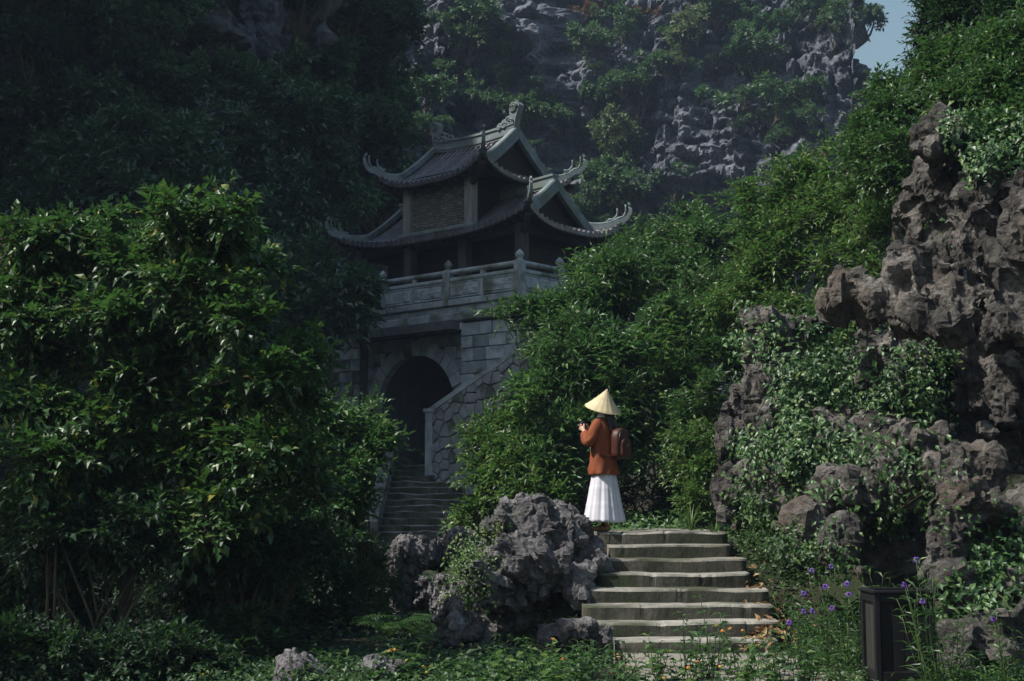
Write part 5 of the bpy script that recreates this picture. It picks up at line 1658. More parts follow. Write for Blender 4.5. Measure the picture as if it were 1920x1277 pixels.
for x0, x1, y0, y1, n, v in zones:
    for _ in range(n):
        px, py = rs.uniform(x0, x1), rs.uniform(y0, y1)
        # leave the bare rock faces open
        if any(((px - a) / c) ** 2 + ((py - b) / d) ** 2 < 1 for a, b, c, d in ((1280, 270, 75, 100), (1490, 95, 60, 60), (1050, 90, 45, 90), (800, 70, 40, 60), (1560, 190, 40, 60), (1180, 110, 50, 25), (1310, 200, 70, 50), (1400, 270, 30, 60))): continue
        vv = v if rs.random() < 0.7 else rs.choice([0, 1, 2, 5, 0, 1])
        r_ = rs.uniform(13, 38)
        cliff_shrub(px, py, r_, vv, where_label(('small ' if r_ < 21 else ('medium ' if r_ < 30 else 'large ')) + TONE[vv] + ' shrub', px, py, FARM, 'small green shrub growing from the ledges of the far mountainside'), GF, False, rs.uniform(.7, 1.1))
GW = 'dark shrubs on the shaded mountain wall'
for _ in range(115):
    px, py = rs.uniform(-30, 760), rs.uniform(-20, 420)
    if ((px - 490) / 70) ** 2 + ((py - 50) / 95) ** 2 < 1 or ((px - 40) / 70) ** 2 + ((py - 285) / 50) ** 2 < 1: continue
    r_ = rs.uniform(45, 95); vv = rs.choice([5, 5, 1, 0])
    cliff_shrub(px, py, r_, vv, where_label(('large ' if r_ > 70 else 'small ') + TONE[vv] + ' shrub', px, py, WALLM, 'dark shrub hanging on the shaded mountain wall'), GW, True, rs.uniform(.7, 1.2))
for px, py, r in ((1000, 330, 40), (1120, 330, 46), (1180, 370, 50), (1080, 400, 50), (1260, 350, 40), (700, 260, 46), (740, 200, 50), (720, 130, 46), (790, 180, 44)):
    cliff_shrub(px, py, r, 0, where_label('dense green shrub at the valley back', px, py, FARM + [("the upper roof's left tip", 690, 285)], 'dense green shrub behind the tower roofs'), 'shrubs behind the tower', px < 780)

# bare pale rock showing on the shaded wall
def wall_rock(px, py, rx, rz, label, seed, extra=()):
    ls = []
    for (qx, qy, ax_, az_) in [(px, py, rx, rz)] + list(extra):
        near = np.argsort((WX - qx) ** 2 + (WY - qy) ** 2)[:40]
        Yw = float(np.percentile(WALLV[near, 1], 30))
        ls.append(lump(qx, qy, Yw, ax_, az_, 42))
    carve('wall_rock', ls, 0.11, label, 'rock', M['karst_far'], low=(0.5, 0.25), mid=(1.1, 0.2), stretch=(1.6, 1.6, 0.35), cups=(1.6, 0.16), fine=0.06, k=0.3, seed=seed, shrink=0.1, facet=0.08)


wall_rock(485, 30, 60, 100, 'tall pale streaked rock face on the dark mountain wall above the trees', 31.0, [(450, 90, 40, 60), (520, 100, 34, 70)])
wall_rock(40, 285, 60, 26, 'broken grey rock patch on the dark wall at the left border', 41.0, [(80, 298, 40, 24), (5, 320, 36, 30), (55, 325, 40, 22)])

# ================================================================== PERSON
M['skin'] = plain('skin', (0.50, 0.30, 0.21), 0.55, 0.4)
M['hair'] = plain('dark_hair', (0.012, 0.009, 0.008), 0.5, 0.5, nz=0.4, nscale=60)
M['jacket'] = surf_mat('rust_jacket', (0.16, 0.042, 0.016), (0.25, 0.068, 0.024), 6.0, 0.8, 0.35, 60, bdist=0.008)
M['skirt'] = surf_mat('white_cotton', (0.52, 0.515, 0.56), (0.62, 0.615, 0.655), 5.0, 0.9, 0.3, 90, bdist=0.006)
M['straw'] = surf_mat('palm_leaf_hat', (0.44, 0.36, 0.21), (0.60, 0.51, 0.32), 7.0, 0.75, 0.3, 70, bdist=0.004)
M['leather'] = surf_mat('brown_leather', (0.035, 0.010, 0.006), (0.075, 0.021, 0.011), 8.0, 0.5, 0.25, 60, spec=0.3, bdist=0.004)
M['shoe'] = surf_mat('tan_shoe', (0.24, 0.11, 0.05), (0.34, 0.17, 0.08), 8.0, 0.7, 0.2, 60, bdist=0.003)
M['black'] = plain('black_plastic', (0.012, 0.012, 0.014), 0.4, 0.5)
M['collar'] = plain('white_collar', (0.72, 0.73, 0.76), 0.9, 0.2)

PX, PYY = (1131 - 960) / F_PX * 16.2, 16.2
FLOOR = 1.124
RZP = math.radians(-124)
person = thing('person', 'woman in conical straw hat, rust jacket and long white skirt on the top step', 'person', (PX, PYY, FLOOR), RZP)
# local frame: faces -y, her left is +x


def skin_body(name, verts, edges, radii, mat, parent, root=0, sub=2):
    me = bpy.data.meshes.new(name)
    me.from_pydata([Vector(v) for v in verts], edges, [])
    o = link(name, me, mat, parent)
    md = o.modifiers.new('skin', 'SKIN'); md.use_smooth_shade = True
    me.skin_vertices[0] if len(me.skin_vertices) else None
    for i, r in enumerate(radii):
        sv = me.skin_vertices[0].data[i]
        sv.radius = (r, r) if not hasattr(r, '__len__') else r
        sv.use_root = (i == root)
    sb_ = o.modifiers.new('sub', 'SUBSURF'); sb_.levels = sub; sb_.render_levels = sub
    return o


bv = []; be = []; br_ = []
def bj(p, r, parent=None):
    bv.append(p); br_.append(r)
    if parent is not None: be.append((parent, len(bv) - 1))
    return len(bv) - 1


pel = bj((0, 0, 0.84), (0.135, 0.10))
wst = bj((0, -0.005, 0.98), (0.105, 0.08), pel)
chs = bj((0, 0.0, 1.12), (0.125, 0.085), wst)
ush = bj((0, 0.01, 1.21), (0.10, 0.065), chs)
nk = bj((0, 0.012, 1.285), 0.045, ush)
nk2 = bj((0, 0.0, 1.33), 0.043, nk)
hd = bj((0, -0.012, 1.40), (0.068, 0.082), nk2)
hd2 = bj((0, -0.005, 1.47), (0.070, 0.088), hd)
hd3 = bj((0, 0.0, 1.515), (0.045, 0.055), hd2)
for sx in (-1, 1):
    hp = bj((sx * 0.085, 0, 0.80), 0.080, pel)
    kn = bj((sx * 0.075, -0.02 + 0.02 * sx, 0.43), 0.05, hp)
    cf = bj((sx * 0.07, 0.0 + 0.02 * sx, 0.32), 0.047, kn)
    an = bj((sx * 0.065, 0.01 + 0.05 * sx, 0.085), 0.030, cf)
    he = bj((sx * 0.065, 0.01 + 0.045 * sx, 0.045), 0.030, an)
    bl_ = bj((sx * 0.07, -0.08 + 0.05 * sx, 0.03), (0.034, 0.022), he)
    bj((sx * 0.073, -0.135 + 0.05 * sx, 0.022), (0.028, 0.014), bl_)
HANDS = []
for sx in (-1, 1):
    sh = bj((sx * 0.145, 0.01, 1.225), 0.048, ush)
    el = bj((sx * 0.19, -0.06, 0.985), 0.038, sh)
    fa = bj((sx * 0.15, -0.125, 1.055), 0.036, el)
    wr = bj((sx * 0.085, -0.205, 1.135), 0.023, fa)
    pm = bj((sx * 0.062, -0.240, 1.165), (0.032, 0.020), wr)
    HANDS.append((sx, pm))
    for k, L in enumerate((0.9, 1.0, 0.95, 0.75)):
        o = 0.026 - k * 0.017
        a = bj((sx * (0.056 - 0.0), -0.260 + o * 0.2, 1.178 + o), 0.0088, pm)
        b_ = bj((sx * 0.040, -0.282 - 0.004 * k, 1.190 + o * 1.1), 0.0082, a)
        bj((sx * 0.016, -0.287 - 0.004 * k, 1.194 + o * 1.1 - 0.004), 0.0070, b_)
    t1 = bj((sx * 0.045, -0.227, 1.192), 0.0105, pm)
    bj((sx * 0.026, -0.240, 1.222), 0.0085, t1)
body = skin_body('body', bv, be, br_, M['skin'], person)
# face: nose, brows and ears (mostly under the hat)
m = MB(); m.tube([(0, -0.098, 1.435), (0, -0.115, 1.405), (0, -0.104, 1.398)], [0.008, 0.013, 0.008], 7)
for sx in (-1, 1):
    m.tube([(sx * 0.079, 0.0, 1.385), (sx * 0.088, 0.008, 1.41), (sx * 0.086, 0.012, 1.435), (sx * 0.079, 0.004, 1.44)], [0.008, 0.011, 0.010, 0.006], 6)
m.build('nose_and_ears', M['skin'], person, True)
m = MB()
for sx in (-1, 1): m.lathe([(0.001, -0.008), (0.010, -0.004), (0.011, 0.002), (0.006, 0.008), (0.001, 0.009)], (sx * 0.030, -0.083, 1.43), 8)
m.build('eyes', M['black'], person, True)
m = MB(); m.tube([(-0.022, -0.090, 1.365), (0, -0.097, 1.366), (0.022, -0.090, 1.365)], [0.004, 0.007, 0.004], 6)
m.build('mouth', plain('lips', (0.42, 0.14, 0.12), 0.5), person, True)


def loft(rings, name, mat, parent, closed_top=False, closed_bot=False, thick=0.0):
    nr, ns = len(rings), len(rings[0])
    V = np.array(rings).reshape(-1, 3)
    F = []
    for i in range(nr - 1):
        for k in range(ns):
            F.append((i * ns + k, i * ns + (k + 1) % ns, (i + 1) * ns + (k + 1) % ns, (i + 1) * ns + k))
    mb = MB().add(V, F)
    if closed_top: mb.f.append(tuple((nr - 1) * ns + k for k in range(ns)))
    if closed_bot: mb.f.append(tuple(range(ns - 1, -1, -1)))
    o = mb.build(name, mat, parent, True)
    if thick:
        md = o.modifiers.new('solid', 'SOLIDIFY'); md.thickness = thick; md.offset = -1
    return o


# skirt: three gathered tiers
NS = 144
th = np.linspace(0, 2 * PI, NS, endpoint=False)
rings = []
tiers = [(0.70, 0.505), (0.505, 0.325), (0.325, 0.105)]
rb = lambda z: np.interp(z, [0.10, 0.32, 0.50, 0.61, 0.70, 0.80, 0.98], [0.252, 0.203, 0.170, 0.150, 0.126, 0.112, 0.10])
for z in (0.98, 0.85, 0.72): rings.append(np.stack([rb(z) * 1.02 * np.cos(th), rb(z) * 0.86 * np.sin(th), 0 * th + z], -1))
for ti, (za, zb) in enumerate(tiers):
    for q in np.linspace(0.0, 1.0, 9)[(1 if ti else 0):]:
        z = za + (zb - za) * q
        gz = (0.70 - z) / 0.6
        fold = (0.002 + 0.011 * gz) * (0.6 * np.sin(th * 12 + 0.8 * np.sin(th * 3)) + 0.5 * np.sin(th * 7 + 1.1 + 2.0 * gz) + 0.3 * np.sin(th * 23 + 2.0))
        puff = (0.003 * math.exp(-((q - 0.10) / 0.10) ** 2) if ti else 0)
        r = rb(z) + puff + fold
        hem = 0.005 * np.sin(th * 3 + 1) * q if ti == 2 else 0
        rings.append(np.stack([r * 1.0 * np.cos(th), r * 0.93 * np.sin(th) + 0.008, 0 * th + z + hem], -1))
loft(rings[::-1], 'skirt', M['skirt'], person, thick=0.004)
# jacket: loose, open front, slightly flared
NS = 72
th = np.linspace(0, 2 * PI, NS, endpoint=False)
rings = []
prof = [(0.635, 0.178, 0.166, 0.004), (0.645, 0.181, 0.170, 0.004), (0.70, 0.176, 0.160, 0.002), (0.80, 0.166, 0.142, 0.0), (0.90, 0.164, 0.136, 0.002), (1.00, 0.166, 0.132, 0.004), (1.10, 0.174, 0.128, 0.006), (1.17, 0.176, 0.118, 0.008), (1.22, 0.162, 0.098, 0.010), (1.255, 0.125, 0.078, 0.012), (1.280, 0.080, 0.066, 0.012), (1.300, 0.064, 0.060, 0.012)]
for z, rx, ry, cy in prof:
    w1 = np.clip((1.15 - z) / 0.3, 0.15, 1)
    wr_ = 1.6 * w1 * (0.006 * np.sin(th * 5 + z * 9) + 0.005 * np.sin(th * 9 - z * 23 + 1) + 0.004 * np.sin(th * 3 + z * 31))
    rings.append(np.stack([(rx + wr_) * np.cos(th), (ry + wr_) * np.sin(th) + cy, 0 * th + z + 0.004 * np.sin(th * 3)], -1))
jk = loft(rings, 'jacket', M['jacket'], person, thick=0.006)
def sleeve(sx):
    path = [(sx * 0.115, 0.012, 1.225), (sx * 0.150, 0.004, 1.195), (sx * 0.182, -0.018, 1.12), (sx * 0.196, -0.04, 1.04), (sx * 0.198, -0.062, 0.985), (sx * 0.190, -0.090, 0.990), (sx * 0.168, -0.120, 1.035), (sx * 0.138, -0.150, 1.078), (sx * 0.118, -0.170, 1.100)]
    rad = [0.058, 0.068, 0.066, 0.064, 0.066, 0.066, 0.064, 0.062, 0.056]
    mb = MB(); mb.tube(path, rad, 20, cap=False)
    # wrinkles
    out = []
    for i, p in enumerate(mb.v):
        ring_i, k = divmod(i, 20)
        c = Vector(path[ring_i]); d = Vector(p) - c
        out.append(tuple(c + d * (1 + 0.07 * math.sin(ring_i * 2.4 + k * 0.6) + 0.05 * math.sin(k * 1.3 + ring_i))))
    mb.v = out
    o = mb.build('sleeve', M['jacket'], jk, True)
    md = o.modifiers.new('solid', 'SOLIDIFY'); md.thickness = 0.005; md.offset = -1
    md = o.modifiers.new('sub', 'SUBSURF'); md.levels = 1; md.render_levels = 1
for sx in (-1, 1): sleeve(sx)
m = MB(); m.bar([(0.03, -0.148, 0.64), (0.028, -0.138, 0.9), (0.03, -0.128, 1.1), (0.05, -0.09, 1.24)], 0.03, 0.010, up=(0, -1, 0)); m.build('placket', M['jacket'], jk)
# white shirt collar
rings = []
for z, r, dy in ((1.275, 0.072, 0.0), (1.30, 0.066, 0.004), (1.335, 0.058, 0.006), (1.337, 0.066, 0.006), (1.295, 0.082, 0.002), (1.283, 0.086, 0.0)):
    t2 = np.linspace(0, 2 * PI, 36, endpoint=False); rings.append(np.stack([r * 1.05 * np.cos(t2), r * np.sin(t2) + 0.012 + dy, 0 * t2 + z], -1))
loft(rings, 'collar', M['collar'], person)
# hair falling down the back
rings = []
for z, rx, ry, cy in ((1.535, 0.02, 0.02, 0.01), (1.525, 0.055, 0.062, 0.008), (1.49, 0.086, 0.098, 0.012), (1.44, 0.090, 0.092, 0.026), (1.39, 0.088, 0.074, 0.048), (1.33, 0.084, 0.056, 0.072), (1.27, 0.086, 0.045, 0.098), (1.20, 0.084, 0.036, 0.122), (1.13, 0.072, 0.028, 0.136), (1.09, 0.03, 0.016, 0.138)):
    t2 = np.linspace(0, 2 * PI, 40, endpoint=False)
    lk = 1 + 0.05 * np.sin(t2 * 13) + 0.03 * np.sin(t2 * 7 + z * 20)
    rings.append(np.stack([rx * lk * np.cos(t2), ry * lk * np.sin(t2) + cy, 0 * t2 + z], -1))
loft(rings, 'hair', M['hair'], person, True, True)
# conical hat, tipped back a little
hat_o = thing('hat_tmp', None, None)
bpy.data.objects.remove(hat_o)
rings = []
NH = 96; t2 = np.linspace(0, 2 * PI, NH, endpoint=False)
tilt = Matrix.Rotation(math.radians(-20), 3, 'X') @ Matrix.Rotation(math.radians(8), 3, 'Y')
hc = Vector((0.0, -0.005, 1.385))
def hring(r, z, wob=0.0):
    rr_ = r * (1 + wob * np.cos(t2 * 16) * 0.012)
    return [tuple(hc + tilt @ Vector((float(a * math.cos(b)), float(a * math.sin(b)), z))) for a, b in zip(rr_, t2)]
for q in np.linspace(0, 1, 22):
    r = 0.205 * (1 - q) + 0.004 * q; z = 0.235 * q - 0.010 * math.sin(PI * q)
    rings.append(hring(r * (1 + 0.008 * (1 if int(q * 21) % 2 else -1)), z, 1.0))
hat = loft(rings, 'conical_hat', M['straw'], person, True, thick=0.004)
m = MB(); rim = hring(0.206, 0.0); rim.append(rim[0]); m.tube(rim, 0.0045, 6, cap=False); m.build('hat_rim', M['straw'], hat, True)
# shoes
for sx in (-1, 1):
    y0 = 0.05 * sx
    rings = []
    for y, w_, h_, zc in ((0.062, 0.012, 0.02, 0.035), (0.055, 0.034, 0.045, 0.036), (0.02, 0.040, 0.058, 0.042), (-0.03, 0.040, 0.05, 0.036), (-0.08, 0.046, 0.036, 0.028), (-0.125, 0.044, 0.028, 0.024), (-0.155, 0.030, 0.02, 0.02), (-0.166, 0.008, 0.008, 0.016)):
        t3 = np.linspace(0, 2 * PI, 18, endpoint=False)
        zz = np.maximum(zc + h_ * np.sin(t3) * 0.75, 0.0)
        rings.append(np.stack([sx * 0.068 + w_ * np.cos(t3), 0 * t3 + y + y0, zz], -1))
    s_ = loft(rings, 'shoe', M['shoe'], person, True, True)
    MB().bar([(sx * 0.068 - 0.042, y0 + 0.03, 0.05), (sx * 0.068 - 0.03, y0 - 0.005, 0.088), (sx * 0.068 + 0.03, y0 - 0.005, 0.088), (sx * 0.068 + 0.042, y0 + 0.03, 0.05)], 0.022, 0.008).build('strap', M['black'], s_)
# backpack (worn, a thing of its own)
pack = thing('backpack', 'small dark brown leather backpack on the back of the woman in the conical hat', 'backpack', (PX, PYY, FLOOR), RZP)
def rbox(c, s, n=2.6, ns=36, nz=12, dome=0.0):
    rings = []
    for q in np.linspace(0, 1, nz):
        t3 = np.linspace(0, 2 * PI, ns, endpoint=False)
        e = min(1, min(q, 1 - q) / 0.12); k = 0.80 + 0.20 * math.sqrt(max(0, 1 - (1 - e) ** 2))
        if q > 0.62: k *= math.sqrt(max(0.02, 1 - ((q - 0.62) / 0.40) ** 2 * dome))
        ct, st = np.cos(t3), np.sin(t3)
        x = np.sign(ct) * np.abs(ct) ** (2 / n) * s[0] / 2 * k; y = np.sign(st) * np.abs(st) ** (2 / n) * s[1] / 2 * (0.86 + 0.14 * k)
        rings.append(np.stack([x + c[0], y + c[1], 0 * t3 + c[2] + (q - 0.5) * s[2]], -1))
    return rings
loft(rbox((0, 0.215, 0.985), (0.255, 0.125, 0.34), 3.6, dome=0.85), 'pack_body', M['leather'], pack, True, True)
loft(rbox((0, 0.290, 0.935), (0.195, 0.05, 0.205), 4, dome=0.6), 'front_pocket', M['leather'], pack, True, True)
MB().tube([(0.118 * math.cos(a), 0.27, 0.985 + 0.158 * math.sin(a)) for a in np.linspace(0, PI, 17)], 0.005, 6).build('zip', M['black'], pack, True)
MB().tube([(-0.03, 0.17, 1.15), (-0.025, 0.175, 1.185), (0.025, 0.175, 1.185), (0.03, 0.17, 1.15)], 0.008, 6).build('carry_loop', M['leather'], pack, True)
MB().bbox((0, 0.318, 0.965), (0.018, 0.006, 0.028), 0.002).build('zip_tag', plain('dull_brass', (0.5, 0.36, 0.2), 0.35, metal=1.0), pack)
for sx in (-1, 1):
    MB().bar([(sx * 0.075, 0.165, 1.12), (sx * 0.09, 0.10, 1.252), (sx * 0.092, 0.0, 1.265), (sx * 0.105, -0.085, 1.20), (sx * 0.128, -0.115, 1.08), (sx * 0.155, -0.06, 0.95), (sx * 0.165, 0.05, 0.86), (sx * 0.11, 0.17, 0.84)], 0.03, 0.008, up=(0, 0, 1)).build('shoulder_strap', M['leather'], pack)
# camera in her hands
cm = thing('camera', 'black camera held up in both hands of the woman in the conical hat', 'camera', (PX, PYY, FLOOR), RZP)
MB().bbox((0, -0.270, 1.195), (0.105, 0.042, 0.075), 0.01).bbox((0, -0.268, 1.238), (0.045, 0.036, 0.022), 0.006).build('camera_body', M['black'], cm)
MB().lathe([(0.028, 0), (0.030, 0.03), (0.027, 0.034), (0.027, 0.05)], (0, 0, 0), 16).build('lens', M['black'], cm, True).matrix_local = Matrix.Translation((0, -0.289, 1.195)) @ Matrix.Rotation(PI / 2, 4, 'X')

# ================================================================== BIN
bx0 = gpt(1690, 11.3)
BNX, BNY = (1630 - 960) / F_PX * 11.0, 11.0
bin_ = thing('litter_bin', 'square black litter bin with framed panels standing among purple flowers', 'litter bin', (BNX, BNY, 0.0), math.radians(0.5))
M['bin'] = surf_mat('black_metal', (0.005, 0.005, 0.006), (0.012, 0.012, 0.014), 5.0, 0.65, 0.15, 50, spec=0.2, bdist=0.004)
M['bin_side'] = surf_mat('lit_black_boards', (0.014, 0.0135, 0.013), (0.036, 0.034, 0.031), 4.0, 0.6, 0.25, 40, stretch=(1, 1, 0.3), spec=0.4, bdist=0.004)  # left boards only: a lighter black that holds the light from the left
# local frame: near left corner at the origin, front along +x, left side along +y
WB, DB, Z0, Z1 = 0.46, 0.42, 0.085, 0.745
for x, y in ((0.02, 0.02), (WB - 0.02, 0.02), (WB - 0.02, DB - 0.02), (0.02, DB - 0.02)):
    MB().bbox((x, y, (Z0 + Z1) / 2 - 0.05), (0.045, 0.045, Z1 - Z0 + 0.10), 0.005).build('leg', M['bin'], bin_)
for a, (c, s) in {'front': ((WB / 2, 0.028, 0), (WB - 0.09, 0.012)), 'back': ((WB / 2, DB - 0.028, 0), (WB - 0.09, 0.012)), 'left': ((0.028, DB / 2, 0), (0.012, DB - 0.09)), 'right': ((WB - 0.028, DB / 2, 0), (0.012, DB - 0.09))}.items():
    nb = 4; lenx = s[0] if a in ('front', 'back') else s[1]
    for k in range(nb):
        o = (k + 0.5) / nb * lenx - lenx / 2; wd = lenx / nb - 0.006
        cc = (c[0] + o, c[1], (Z0 + Z1) / 2) if a in ('front', 'back') else (c[0], c[1] + o, (Z0 + Z1) / 2)
        ss = (wd, 0.012, Z1 - Z0 - 0.13) if a in ('front', 'back') else (0.012, wd, Z1 - Z0 - 0.13)
        MB().bbox(cc, ss, 0.003).build('board', M['bin_side'] if a == 'left' else M['bin'], bin_)
    for zz in (Z0 + 0.035, Z1 - 0.04):
        cc = (c[0], c[1] + (-0.012 if a == 'front' else (0.012 if a == 'back' else 0)), zz) if a in ('front', 'back') else (c[0] + (-0.012 if a == 'left' else 0.012), c[1], zz)
        ss = (lenx, 0.03, 0.07) if a in ('front', 'back') else (0.03, lenx, 0.07)
        MB().bbox(cc, ss, 0.004).build('frame_rail', M['bin'], bin_)
m = MB()
for (c, s) in (((WB / 2, 0.01, Z1 + 0.008), (WB + 0.03, 0.05, 0.022)), ((WB / 2, DB - 0.01, Z1 + 0.008), (WB + 0.03, 0.05, 0.022)), ((0.01, DB / 2, Z1 + 0.008), (0.05, DB - 0.07, 0.022)), ((WB - 0.01, DB / 2, Z1 + 0.008), (0.05, DB - 0.07, 0.022))): m.bbox(c, s, 0.004)
m.build('rim', M['bin'], bin_)
MB().box((WB / 2, DB / 2, Z0 + 0.02), (WB - 0.07, DB - 0.07, 0.02)).build('bottom', M['bin'], bin_)

# ================================================================== HERBS AND FLOWERS
def herb(name, label, base, stems, mat, ll, width, seed, group=None, flowers=(), pair=5, lean=0.12, singles=True, top_leaf=0.55, up=0.15, cat='plant'):
    """stems: list of tip points; leaves in opposite pairs along each stem, flower heads on the given tips"""
    rng = np.random.default_rng(seed)
    base = np.array(base, float)
    t = thing(name, label, cat, base, 0, group)
    st = MB()
    me = leaf_mesh(mat, width, 0.08, 0.22)
    P = []; D = []; Nn = []; L = []
    for si, tip in enumerate(stems):
        tip = np.array(tip, float); b0 = base + np.array([rng.normal() * 0.03, rng.normal() * 0.03, -0.04])
        mid = (b0 + tip) / 2 + rng.normal(size=3) * lean * np.linalg.norm(tip - b0) * np.array([1, 1, 0.2])
        ts = np.linspace(0, 1, 9)[:, None]
        path = (1 - ts) ** 2 * b0 + 2 * ts * (1 - ts) * mid + ts ** 2 * tip
        st.tube([p - base for p in path], list(np.linspace(0.0055, 0.0022, 9)), 5)
        ang = rng.random() * 6.28
        for k in range(pair):
            q = 0.28 + 0.70 * k / max(1, pair - 1)
            p = (1 - q) ** 2 * b0 + 2 * q * (1 - q) * mid + q ** 2 * tip
            ang += PI / 2 + rng.normal() * 0.2
            for sgn in (0, PI):
                if rng.random() < 0.08: continue
                a = ang + sgn
                d = norm(np.array([math.cos(a), math.sin(a), up + rng.normal() * 0.25]))
                nn = np.array([0, 0, 1.0]) + rng.normal(size=3) * 0.25
                nn = norm(nn - d * (nn @ d))
                P.append(p); D.append(d); Nn.append(nn); L.append(ll * (1.15 - 0.5 * q * top_leaf) * (0.75 + 0.5 * rng.random()))
    fr = (np.array(P), np.array(D), np.array(Nn), np.array(L))
    for i in range(len(P)): leaf_part(t, base, fr, i, me)
    st.build('stems', M['leaf_ground'], t, True)
    for tip, kind in flowers:
        tip = np.array(tip, float)
        if kind == 'trumpet':
            m = MB(); r = 0.023; ax = norm(np.array([rng.normal() * 0.35, -0.8, 0.35])); a = norm(np.cross(ax, [0.1, 0.2, 0.9])); b_ = np.cross(ax, a)
            c0 = tip - base; m.tube([c0 - ax * 0.035, c0 - ax * 0.012, c0], [0.004, 0.006, 0.011], 7, cap=False)
            for k in range(5):
                an = k * 2 * PI / 5 + 0.3
                e = a * math.cos(an) + b_ * math.sin(an); s_ = -a * math.sin(an) + b_ * math.cos(an)
                m.add([c0 + e * 0.008, c0 + e * r * 0.6 + s_ * r * 0.5 + ax * 0.006, c0 + e * r * 1.15 + s_ * r * 0.32 - ax * 0.002, c0 + e * r * 1.15 - s_ * r * 0.32 - ax * 0.002, c0 + e * r * 0.6 - s_ * r * 0.5 + ax * 0.006], [(0, 1, 2, 3, 4)])
            m.build('flower', M['petal_purple'], t)
        else:
            m = MB(); c0 = tip - base
            for k in range(14):
                ph = rng.random() * 6.28; cz = rng.random()
                d = norm(np.array([math.cos(ph) * math.sqrt(1 - cz * cz), math.sin(ph) * math.sqrt(1 - cz * cz), cz * 0.8]))
                c = c0 + d * 0.016; a = norm(np.cross(d, [0.31, 0.2, 0.9])); b_ = np.cross(d, a); r = 0.0068
                m.add([c + a * r + d * .002, c + b_ * r, c - a * r + d * .002, c - b_ * r, c + d * 0.003], [(0, 1, 4), (1, 2, 4), (2, 3, 4), (3, 0, 4)])
            m.build('flower', M['petal_orange'] if kind == 'orange' else M['petal_yellow'], t)
    return t


# orange and yellow flower heads seen in the photograph
heads = [(1037, 1199, 12.4, 'orange'), (866, 1210, 12.8, 'yellow'), (879, 1224, 12.4, 'orange'), (763, 1240, 11.9, 'yellow'), (794, 1252, 11.8, 'yellow'), (808, 1251, 11.8, 'yellow'), (799, 1262, 11.7, 'yellow'),
         (1355, 1184, 11.9, 'orange'), (1369, 1180, 11.9, 'orange'), (1345, 1174, 12.0, 'orange'), (1393, 1184, 11.9, 'orange'), (1410, 1216, 11.7, 'orange'), (1421, 1211, 11.7, 'orange'), (1291, 1253, 11.2, 'orange'),
         (1308, 1242, 11.3, 'orange'), (1351, 1251, 11.2, 'orange'), (1245, 1272, 11.1, 'orange'), (1055, 1237, 12.0, 'orange'), (731, 1222, 12.2, 'orange'), (741, 1219, 12.2, 'orange'), (186, 1270, 11.8, 'orange'), (380, 1272, 11.8, 'orange'), (1150, 1262, 11.4, 'orange')]
places = ['just left of the path among low leaves', 'under the big boulder', 'beside the low dark stone', 'on the lower border of the path', 'in front of the lowest step', 'in the dark by the tree trunk']
desc = {'orange': 'orange flowered herb', 'yellow': 'yellow flowered herb'}
clusters = [([0], 'orange flowered herb with one head at the foot of the big boulder'), ([1, 2], 'herb with a yellow and an orange head in the shade under the big boulder'), ([3], 'herb with a single yellow flower left of the big boulder'),
            ([4, 5, 6], 'yellow flowered herb with three heads near the lower border'), ([7, 8, 9], 'tall herb with three orange heads before the lowest step'), ([10], 'slim herb with one orange head right of the three headed one'),
            ([11, 12], 'herb with a pair of orange heads where the path meets the steps'), ([13, 14], 'herb with two orange heads over the pale path at the lower border'), ([15], 'herb with one orange head in the middle of the path edge'), ([16], 'low orange flowered herb at the very bottom of the path'),
            ([17], 'orange flowered herb between the big boulder and the path'), ([18, 19], 'herb with two small orange heads beside the low dark stone'), ([20], 'orange flowered herb in the dark beside the tree trunk'), ([21], 'orange flowered herb alone in the dark undergrowth'), ([22], 'orange flowered herb at the left edge of the path')]
for ci, (ids, lab) in enumerate(clusters):
    tips = [at(*heads[i][:3]) for i in ids]
    c = np.mean(tips, 0)
    b0 = np.array([c[0] + random.uniform(-.04, .04), c[1] + 0.03, float(ground_h(c[0], c[1]))])
    fl = [(tp, heads[i][3]) for tp, i in zip(tips, ids)]
    ex = [c + np.array([random.uniform(-.22, .22), random.uniform(-.1, .15), random.uniform(-.12, -.02)]) for _ in range(2)]
    for e in ex: e[2] = max(e[2], b0[2] + 0.12)
    for tp in tips: tp[2] = max(tp[2], b0[2] + 0.1)
    herb('flowering_herb', lab, b0, tips + ex, M['leaf_ground'], 0.085, 0.42, 200 + ci, 'orange and yellow flowered herbs', fl, pair=5)
HERBM = [('the big boulder', 950, 1150), ('the lowest step', 1310, 1195), ('the black litter bin', 1680, 1180), ('the small jagged stone', 560, 1255), ('the low dark stone', 725, 1260), ('the low foot rock', 1090, 1170), ('the middle of the path', 1370, 1255), ('the heap of dry leaves', 1430, 1090), ('the dark hollow', 1690, 1030), ('the three orange heads', 1356, 1180), ('the feathery ferns', 765, 1180), ('the lower right corner', 1915, 1270)]
